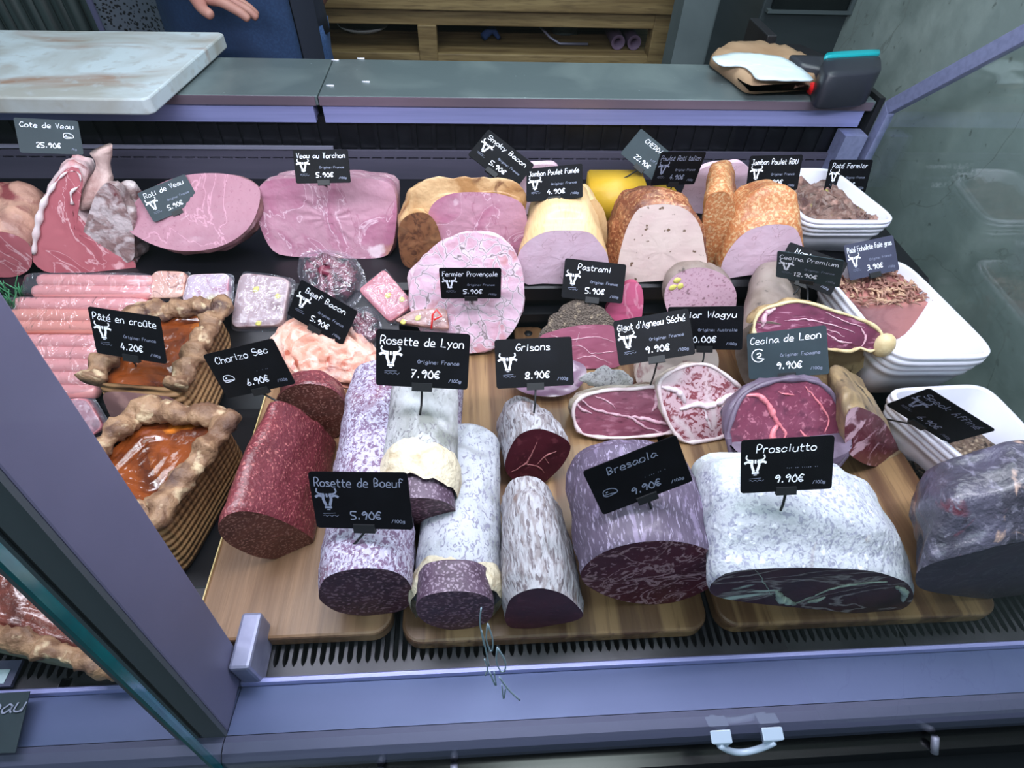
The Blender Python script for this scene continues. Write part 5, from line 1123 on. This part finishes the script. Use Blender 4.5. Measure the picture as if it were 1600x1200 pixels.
# card terminal with teal edge
tm = thing('card_terminal', 'black handheld card terminal with a teal edge lying at the right end of the ledge', 'card terminal', tuple(U(1320, 150, LZ)))
def rbox(quad, z0_, z1_, m, nm, par, rad=.22, dome=.0):
    lt = rr_loop(quad, 44, rad); c_ = sum(quad, Vector()) / 4
    def rg_(k, z): return [Vector((c_.x + (p.x - c_.x) * k, c_.y + (p.y - c_.y) * k, z)) for p in lt]
    return G().loft([rg_(.94, z0_), rg_(1, z0_ + .003), rg_(1, z1_ - .004), rg_(.96, z1_ - .0008), rg_(.6, z1_ + dome), rg_(.2, z1_ + dome)]).part(nm, m, par)
zt_ = LZ + .052
q = [U(1288, 92, zt_), U(1374, 80, zt_), U(1378, 104, zt_), U(1292, 122, zt_)]
q = [U(1285, 88, zt_), U(1378, 84, zt_), U(1380, 112, zt_), U(1290, 118, zt_)]
rbox(q, LZ + .001, zt_, mk('charcoal_plastic', (40, 42, 52), rough=.4), 'body', tm)
rbox([p + Vector((0, .002, 0)) for p in [U(1290, 84, zt_), U(1376, 79, zt_), U(1377, 86, zt_), U(1288, 92, zt_)]], zt_ - .006, zt_ + .003, mk('teal_plastic', (20, 150, 160), rough=.35), 'teal_edge', tm)
q = [U(1232, 84, LZ + .035), U(1290, 86, LZ + .035), U(1292, 108, LZ + .035), U(1250, 100, LZ + .035)]
rbox(q, LZ + .001, LZ + .035, mk('dark_grey_plastic', (52, 54, 62), rough=.35), 'handle', tm, .15)
a, b_ = U(1266, 136, LZ + .010), U(1292, 152, LZ + .010)
g = G(); g.tube([a, a.lerp(b_, .1), a.lerp(b_, .9), b_], [.0075, .0095, .0095, .008], 12); g.single('red_marker', 'short red plastic marker cap lying between the paper bag and the card terminal', 'marker', mk('red_plastic', (224, 34, 40), rough=.35))
a, b_ = UY(1152, 60, 1.22), UY(1262, 60, 1.22)
zt1 = UY(1200, 52, 1.2).z; g = G(); g.prism([(a.x, 1.10, zt1 - .01), (a.x, 1.24, zt1 - .03), (a.x, 1.24, FL), (a.x, 1.10, FL)], (b_.x - a.x, 0, 0)).box(a.x + .012, a.x + .03, 1.12, 1.22, zt1 - .03, zt1 + .02)
g.single('black_bin', 'black angular bin top showing behind the ledge above the paper bag', 'bin', mk('matt_black', (24, 24, 30), rough=.5), smooth=False, bev=.002)
# specks of dirt on the ledge
for x, y in ((572, 128), (516, 134), (524, 94), (564, 92)):
    p = U(x, y, LZ); g = G(); g.tube([p + Vector((-.006, 0, .0004)), p + Vector((.006, -.002, .0006))], [.0012, .0016], 6); g.single('paper_scrap', 'tiny white scrap on the grey ledge', 'scrap', white_cer, group='tiny scraps on the ledge')
# ================================================================== PRICE CARDS WITH HAND LETTERING
# glyphs: width then strokes of xy digit pairs (baseline y=2, x-height 6, capitals 9); lower-case strokes are rounded
GL = {
'a': '4 45 26 15 04 03 12 22 44|45 43 52', 'b': '4 09 02|04 26 45 44 32 12 03', 'c': '4 45 26 15 04 03 12 32 43', 'd': '4 45 26 15 04 03 12 32 44|49 42',
'e': '4 14 44 36 16 04 03 12 42', 'f': '3 48 29 18 12|06 36', 'g': '4 45 26 15 04 13 33 45|46 41 20 01', 'h': '4 09 02|04 26 45 42', 'i': '2 16 12|17 18',
'j': '3 26 21 10|27 28', 'k': '4 09 02|46 04 42', 'l': '2 19 12', 'm': '6 06 02|05 16 26 34 32|35 46 56 64 62', 'n': '4 06 02|04 16 36 44 42',
'o': '4 26 05 03 12 32 43 45 26', 'p': '4 06 00|05 16 36 45 43 32 12 03', 'r': '3 06 02|04 16 36', 's': '3 35 16 05 33 32 02', 't': '3 18 13 22 32|06 36',
'u': '4 06 03 12 32 44|46 42', 'v': '4 06 22 46', 'w': '5 06 12 35 52 66', 'y': '4 06 23|46 10', 'x': '4 06 42|46 02', 'z': '4 06 46 02 42',
'A': '4 02 29 42|15 35', 'B': '4 02 09 38 36 05|25 44 33 02', 'C': '4 48 29 06 04 22 43', 'D': '4 02 09 28 46 34 02', 'E': '4 49 09 02 42|06 36', 'F': '4 49 09 02|06 36',
'G': '4 48 29 06 04 22 43 45 25', 'H': '4 02 09|49 42|06 46', 'J': '4 39 33 22 03|19 49', 'L': '4 09 02 42', 'M': '5 02 09 25 49 42', 'P': '4 02 09 39 47 25 05', 'R': '4 02 09 39 47 25 05|25 42',
'S': '4 48 29 08 06 45 43 22 03', 'T': '4 09 49|29 22', 'V': '4 09 22 49', 'W': '6 09 12 37 52 69', 'O': '4 29 06 04 22 43 46 29',
'0': '4 29 06 04 22 43 46 29', '1': '3 17 29 22', '2': '4 08 29 47 02 42', '3': '4 09 39 36 16|36 44 33 02', '4': '4 29 04 44|36 32', '5': '4 49 09 06 35 43 22 02',
'6': '4 39 15 03 22 43 35 14', '7': '4 09 49 12|16 36', '8': '4 29 07 43 22 03 47 29', '9': '4 47 29 07 16 37 47 32', '€': '5 48 29 06 04 22 43|-6 06 36|04 34',
'.': '2 12 13', ':': '2 12 13|15 16', "'": '2 19 17', '/': '3 02 39', '^': '0 07 28 47', ' ': '3'}
ACC = {'é': ('e', '27 49'), 'è': ('e', '29 37'), 'â': ('a', '17 28 47'), 'û': ('u', '17 28 47'), 'ô': ('o', '17 28 47'), 'ç': ('c', '22 21 10'), 'É': ('E', '')}
SHARP = set('EFLTHMNAVWkvwxz147')
def ribbon(g, pts, w_, z):
    """flat pen stroke"""
    k = len(pts)
    if k < 2: return
    L_, R_ = [], []
    for i, p in enumerate(pts):
        t = (pts[min(i + 1, k - 1)] - pts[max(i - 1, 0)])
        if t.length < 1e-9: t = Vector((1, 0, 0))
        t.normalize(); n_ = Vector((-t.y, t.x, 0)) * w_ / 2
        if i == 0: p = p - t * w_ * .3
        if i == k - 1: p = p + t * w_ * .3
        L_.append(p + n_ + Vector((0, 0, z))); R_.append(p - n_ + Vector((0, 0, z)))
    g.add(L_ + R_, [(i, i + 1, k + i + 1, k + i) for i in range(k - 1)])
def write(g, text, x, y, h, w_, align='l', maxw=None, seed=0):
    rnd = random.Random(text + str(seed)); cur = 0; strokes = []
    for chx in text:
        extra = None
        if chx in ACC: chx, extra = ACC[chx]
        d = GL.get(chx)
        if d is None: continue
        wd, _, rest = d.partition(' '); wd = int(wd)
        jy = rnd.uniform(-.25, .25)
        for st in (rest.split('|') if rest else []) + ([extra] if extra else []):
            pts = [Vector((cur + int(q[0]) + .12 * (int(q[1]) - 4), int(q[1]) - 2 + jy, 0)) for q in st.replace('-6 ', '').split() if len(q) == 2]
            if len(pts) > 2 and chx not in SHARP: pts = crom(pts, len(pts) * 4, False)
            if pts: strokes.append(pts)
        cur += wd + 1.7
    k = h / 7
    if maxw and cur * k > maxw: kx = maxw / cur
    else: kx = k
    tw = cur * kx; x0_ = x - tw / 2 if align == 'c' else x - tw if align == 'r' else x
    for pts in strokes: ribbon(g, [Vector((x0_ + p.x * kx, y + p.y * k, 0)) for p in pts], w_, .00065)
def cow(g, x, y, s_):
    P = lambda *a: [Vector((x + u * s_, y + v * s_, 0)) for u, v in a]
    for m_ in (1, -1):
        ribbon(g, crom(P((m_ * .46, .56), (m_ * .50, .42), (m_ * .38, .30), (m_ * .14, .27)), 9, False), .08 * s_, .00065)
        ribbon(g, crom(P((m_ * .56, .12), (m_ * .42, .19), (m_ * .26, .15)), 6, False), .13 * s_, .00065)
        ribbon(g, crom(P((m_ * .17, .20), (m_ * .20, .0), (m_ * .15, -.18), (m_ * .10, -.34)), 8, False), .14 * s_, .00065)
    ribbon(g, P((0, .27), (0, .12)), .10 * s_, .00065)
    ribbon(g, P((-.15, -.46), (.15, -.46)), .11 * s_, .00065)
    ribbon(g, P((-.07, -.58), (.07, -.58)), .05 * s_, .00065)
def steak(g, x, y, s_):
    ribbon(g, crom([Vector((x + u * s_, y + v * s_, 0)) for u, v in ((-.5, -.1), (-.4, .25), (.0, .32), (.4, .15), (.5, -.15), (.2, -.25), (-.3, -.28), (-.5, -.1), (-.1, -.12), (.42, -.2))], 34, False), .06 * s_, .00065)
    ribbon(g, [Vector((x - .25 * s_, y + .08 * s_, 0)), Vector((x - .15 * s_, y + .1 * s_, 0))], .1 * s_, .00065)
def crescent(g, x, y, s_):
    ribbon(g, crom([Vector((x + math.cos(a) * s_ * .5, y + math.sin(a) * s_ * .5, 0)) for a in [math.radians(q) for q in range(50, 320, 20)]], 26, False), .07 * s_, .00065)
    ribbon(g, crom([Vector((x + u * s_, y + v * s_, 0)) for u, v in ((-.1, .1), (.1, .2), (.2, 0), (-.1, -.15), (.4, -.3))], 14, False), .09 * s_, .00065)
dg = None
def hit(px, py, start=.0):
    global dg
    if dg is None: bpy.context.view_layer.update(); dg = bpy.context.evaluated_depsgraph_get()
    d = ray(px, py); o = CAM + d * .22
    for _ in range(12):
        ok, loc, nrm_, idx, ob, _m = sc.ray_cast(dg, o, d)
        if not ok: return None
        if ob.name.split('.')[0] in ('sheet', 'film', 'end_pane', 'glass_edge'): o = loc + d * .0008; continue
        return loc
    return None
CW, CH = .086, .054
def card(pose, title, price, pin, label, s=1.0, style='k', emblem='cow', origin='Origine: France', ink='w', unit='/100g', noframe=False, extra=None, titlew=None):
    pos, eul = Vector(pose[0]), Euler(pose[1], 'XYZ')
    pos = CAM + (pos - CAM) * s
    Mx = Matrix.Translation(pos) @ eul.to_matrix().to_4x4() @ Matrix.Scale(s, 4)
    T = thing('price_card', label, 'price tag', tuple(Mx @ Vector((0, -CH / 2, 0))), 'handwritten price tags')
    cm = {'k': blackcard, 's': slatecard, 'g': greycard}[style]
    pts = []
    for cx, cy, a0 in ((1, 1, 0), (-1, 1, 90), (-1, -1, 180), (1, -1, 270)):
        for q in range(5):
            a = math.radians(a0 + 22.5 * q); pts.append(Vector((cx * (CW / 2 - .003) + .003 * math.cos(a), cy * (CH / 2 - .003) + .003 * math.sin(a), -.0006)))
    g = G(); g.prism(pts, (0, 0, .0011)); g.v = [Mx @ v for v in g.v]; pl = g.part('card', cm, T, smooth=False)
    im = chalk if ink == 'w' else chalk_dim
    g = G(); write(g, title, 0 if len(title) < 17 else 0, CH * .5 - .0135, .0078, .0009, 'c', maxw=titlew or CW * .9)
    write(g, price, .004 - (.006 if len(price) > 5 else 0), -CH * .5 + .0095, .0074, .0012, 'c')
    if extra: extra(g)
    g.v = [Mx @ v for v in g.v]; g.part('lettering', im, pl, smooth=False)
    g = G(); write(g, origin, .015, -.0035, .0036, .0005, 'c', maxw=.05)
    write(g, unit, .031, -CH * .5 + .0065, .0032, .0005, 'c')
    if emblem == 'cow':
        ribbon(g, [Vector((-.035 + .0015 * i, -.0145 + .0009 * math.sin(i * 2.2), 0)) for i in range(10)], .0004, .00065)
        ribbon(g, [Vector((-.035, -.0125, 0)), Vector((-.024, -.0120, 0))], .0004, .00065)
    g.v = [Mx @ v for v in g.v]; g.part('small_lettering', chalk_dim, pl, smooth=False)
    g = G()
    if emblem == 'cow': cow(g, -.0295, .0015, .0175)
    elif emblem == 'steak': steak(g, -.0285, -.005, .013)
    elif emblem == 'moon': crescent(g, -.0305, .000, .015)
    if g.v: g.v = [Mx @ v for v in g.v]; g.part('emblem', im, pl, smooth=False)
    if pin is not None:
        g = G().box(-.0095, .0095, -CH / 2 - .0035, -CH / 2 + .0045, -.0022, .0022); g.v = [Mx @ v for v in g.v]; clp = g.part('clip', rubber, T, smooth=False)
        e = hit(*pin); top_ = Mx @ Vector((0, -CH / 2 - .003, 0))
        if e is None or (e - top_).length > .11: e = top_ + (UP(pin[0], pin[1], top_, -R.col[2].normalized()) - top_) * 1.0 + Vector((0, .004, -.012))
        d = ray(*pin); e = e + d * .010
        mid = top_.lerp(e, .5) + Vector((.0008, 0, 0)); G().tube([top_, mid, e], .0011, 8).part('pin', rubber, clp)
    return T
P_ = {
'cote': ((-0.6997, 0.9846, 0.1418), (0.934, 0.201, 0.344)), 'roti': ((-0.5371, 0.9586, 0.0445), (0.870, -0.209, 0.424)),
'torch': ((-0.2452, 0.9079, 0.1310), (0.762, 0.064, 0.157)), 'bacon': ((0.0430, 0.8259, 0.1845), (0.447, 0.451, -0.483)),
'fumee': ((0.1231, 0.8085, 0.1571), (0.605, -0.193, -0.174)), 'ched': ((0.3110, 0.9640, 0.1226), (0.773, 0.370, -0.681)),
'ital': ((0.3279, 0.8569, 0.1557), (1.548, 0.134, 0.293)), 'jroti': ((0.4838, 0.8485, 0.1529), (1.142, -0.026, 0.013)),
'pfer': ((0.6512, 0.9053, 0.1175), (1.155, 0.068, 0.145)), 'prov': ((-0.0063, 0.6523, 0.0894), (1.585, -0.003, -0.018)),
'past': ((0.1644, 0.6333, 0.1068), (0.814, 0.078, -0.079)), 'mort': ((0.4995, 0.6783, 0.0917), (0.691, 0.013, -0.653)),
'prem': ((0.4735, 0.6456, 0.1153), (1.875, -0.230, -0.654)), 'echa': ((0.6035, 0.6989, 0.0955), (0.754, -0.067, 0.210)),
'beef': ((-0.2072, 0.6057, 0.0788), (1.004, 0.333, -0.429)), 'crou': ((-0.3810, 0.4843, 0.1540), (1.136, -0.018, -0.244)),
'chor': ((-0.2401, 0.4339, 0.1494), (1.223, -0.336, -0.075)), 'lyon': ((-0.0500, 0.3799, 0.2142), (1.041, 0.061, -0.042)),
'gris': ((0.0636, 0.4418, 0.1441), (0.732, -0.022, 0.019)), 'gigo': ((0.2042, 0.4754, 0.1478), (0.580, -0.318, -0.116)),
'wagy': ((0.2760, 0.5022, 0.1362), (1.184, -0.278, -0.338)), 'leon': ((0.3530, 0.4484, 0.1455), (0.855, -0.591, -0.560)),
'boeu': ((-0.1001, 0.2597, 0.1675), (1.061, -0.123, -0.127)), 'bres': ((0.1404, 0.2731, 0.1720), (1.183, -0.399, 0.159)),
'pros': ((0.2932, 0.2955, 0.1494), (0.967, -0.114, -0.042)), 'spec': ((0.5049, 0.3695, 0.1221), (1.803, 0.361, -0.440)),
}
L_ = 'small black price tag reading '
card(P_['cote'], 'Cote de Veau', '25.90€', None, 'dark price tag reading Cote de Veau, top left above the veal chop', .80, 's', 'none', '', unit='/kg', extra=lambda g: steak(g, .026, .002, .014))
card(P_['roti'], 'Roti de Veau', '5.90€', (295, 349), 'tilted dark tag reading Roti de Veau on the half round veal roast', .745, 's', 'cow')
card(P_['torch'], 'Veau au Torchon', '5.90€', (511, 292), 'black tag reading Veau au Torchon on the rectangular pink ham', .76)
card(P_['bacon'], 'Smoky Bacon', '5.90€', (757, 286), 'steeply tilted black tag reading Smoky Bacon on the golden ham', .93)
card(P_['fumee'], 'Jambon Poulet Fumée', '4.90€', (880, 320), 'black tag reading Jambon Poulet Fumée on the pale yellow chicken ham', .86)
card(P_['ched'], 'CHEDDAR', '22.90€', (965, 284), 'slate grey tilted tag reading CHEDDAR stuck in the yellow cheese', .86, 's', 'none', 'LAIT CRU', unit='')
card(P_['ital'], 'Poulet Roti Italien', '4.90€', (1034, 326), 'dim black tag reading Poulet Roti Italien on the herb crusted chicken ham', .88, ink='d')
card(P_['jroti'], 'Jambon Poulet Rôti', '4.90€', (1199, 317), 'black tag reading Jambon Poulet Rôti on the speckled chicken ham', .87)
card(P_['pfer'], 'Paté Fermier', '3.90€', (1305, 311), 'black tag reading Paté Fermier in the rear white tray', .90)
card(P_['prov'], 'Fermier Provençale', '5.90€', (737, 475), 'black tag reading Fermier Provençale on the round herb ham', .88)
card(P_['past'], 'Pastrami', '5.90€', (900, 502), 'black tag reading Pastrami stuck in the peppered block', .96)
card(P_['mort'], 'Mortadella', '3.90€', (1237, 463), 'black tag reading Mortadella, half covered by the Cecina Premium tag', .88)
card(P_['prem'], 'Cecina Premium', '12.90€', (1262, 474), 'slate tag reading Cecina Premium in front of the Mortadella tag', .86, 's')
card(P_['echa'], 'Paté Échalote Foie gras', '3.90€', (1356, 440), 'grey violet tag reading Paté Échalote Foie gras in the large white tray', .90, 'g')
card(P_['beef'], 'Beef Bacon', '5.90€', (465, 545), 'tilted black tag reading Beef Bacon on the heap of bacon slices', .96)
card(P_['crou'], 'Pâté en croûte', '4.20€', (213, 573), 'black tag reading Pâté en croûte on the rear pastry loaf')
card(P_['chor'], 'Chorizo Sec', '6.90€', (455, 640), 'tilted black tag reading Chorizo Sec on the dark red sausage', emblem='steak', origin='.  . ..')
card(P_['lyon'], 'Rosette de Lyon', '7.90€', (655, 655), 'large black tag reading Rosette de Lyon on the topmost white salami')
card(P_['gris'], 'Grisons', '8.90€', (833, 654), 'black tag reading Grisons on the rear dried beef piece', origin='')
card(P_['wagy'], 'Caviar Wagyu', '20.00€', (1095, 575), 'black tag reading Wagyu, left half hidden by the lamb tag', 1.0, origin='Origine: Australie', emblem='none')
card(P_['gigo'], "Gigot d'Agneau Séché", '9.90€', (1015, 605), "black tag reading Gigot d'Agneau Séché above the dried lamb slice", .985)
card(P_['leon'], 'Cecina de Leon', '9.90€', (1245, 632), 'slate tag with a crescent emblem reading Cecina de Leon', 1.0, 's', 'moon', 'Origine: Espagne')
card(P_['boeu'], 'Rosette de Boeuf', '5.90€', (543, 860), 'dim black tag reading Rosette de Boeuf on the purplish mouldy salami', ink='d', origin='')
card(P_['bres'], 'Bresaola', '9.90€', (1018, 804), 'strongly tilted black tag reading Bresaola on the purple bresaola', .92, ink='d', emblem='steak', origin='. ... .. .')
card(P_['pros'], 'Prosciutto', '9.90€', (1216, 806), 'black tag reading Prosciutto on the white rinded block', .83, origin='... .. ..... ..')
card(P_['spec'], 'Speck Affiné', '6.90€', (1385, 655), 'black tag turned sideways reading Speck Affiné before the right tray', ink='d', origin='')
# tag and ticket frame lying on the plate in the lower left
Tq = [U(-90, 1088, .022), U(47, 1080, .022), U(24, 1176, .026), U(-110, 1180, .026)]
T = thing('price_card', 'dark tag cut off by the lower left corner, its word ending in eau', 'price tag', tuple(Tq[3]), 'handwritten price tags')
G().prism([p + Vector((0, 0, -.0008)) for p in Tq], (0, 0, .0008)).part('card', slatecard, T, smooth=False)
ux = (Tq[1] - Tq[0]).normalized(); uz = (Tq[1] - Tq[2]); uz = (uz - ux * uz.dot(ux)).normalized(); un = ux.cross(uz)
g = G(); write(g, 'Veau', 0, 0, .012, .0013, 'r'); mrt = lambda v: U(40, 1112, .024) + ux * v.x + uz * v.y + un * .0012
g.v = [mrt(v) for v in g.v]; g.part('lettering', chalk_dim, T, smooth=False)
tf = thing('ticket_frame', 'grey ticket frame with a white slip on the lower left grille', 'ticket frame', tuple(U(-20, 1070, .001)))
qa = [U(-70, 1036, .002), U(39, 1033, .002), U(20, 1074, .002), U(-90, 1078, .002)]
G().prism(qa, (0, 0, .004)).part('frame', mk('ticket_grey', (74, 76, 104), rough=.5), tf, smooth=False)
qb = [U(-60, 1048, .0062), U(17, 1046, .0062), U(6, 1068, .0062), U(-70, 1070, .0062)]
G().prism(qb, (0, 0, .0006)).part('paper_slip', mk('slip_paper', (186, 206, 216), rough=.5), tf, smooth=False)
# white hand writing on the front pane
lp = []
g = G()
def gp(px, py):
    d = ray(px, py); t = math.tan(math.radians(6.4)); s_ = (.0975 + (.6) * t) / (d.y - d.z * t); return CAM + d * s_
for st in (((752, 950), (750, 975), (757, 1010)), ((762, 975), (770, 1000), (768, 1020), (760, 1000), (762, 975)), ((777, 1012), (790, 1035), (786, 1052), (776, 1036), (777, 1012)), ((757, 1030), (762, 1045), (758, 1055)), ((765, 1050), (775, 1072), (772, 1050)), ((784, 1070), (787, 1092), (790, 1075)), ((752, 985), (758, 1010), (764, 1040)), ((780, 1058), (795, 1078), (812, 1094))):
    pts = crom([gp(*q) for q in st], 14, False); g.tube(pts, .0006, 4)
gt = glow; wm = mk('glass_ink', (140, 160, 176), rough=.5)
g.part('window_lettering', wm, gr)
for o in bpy.data.objects:
    for k in ('_l', '_c', '_z'):
        if k in o: del o[k]
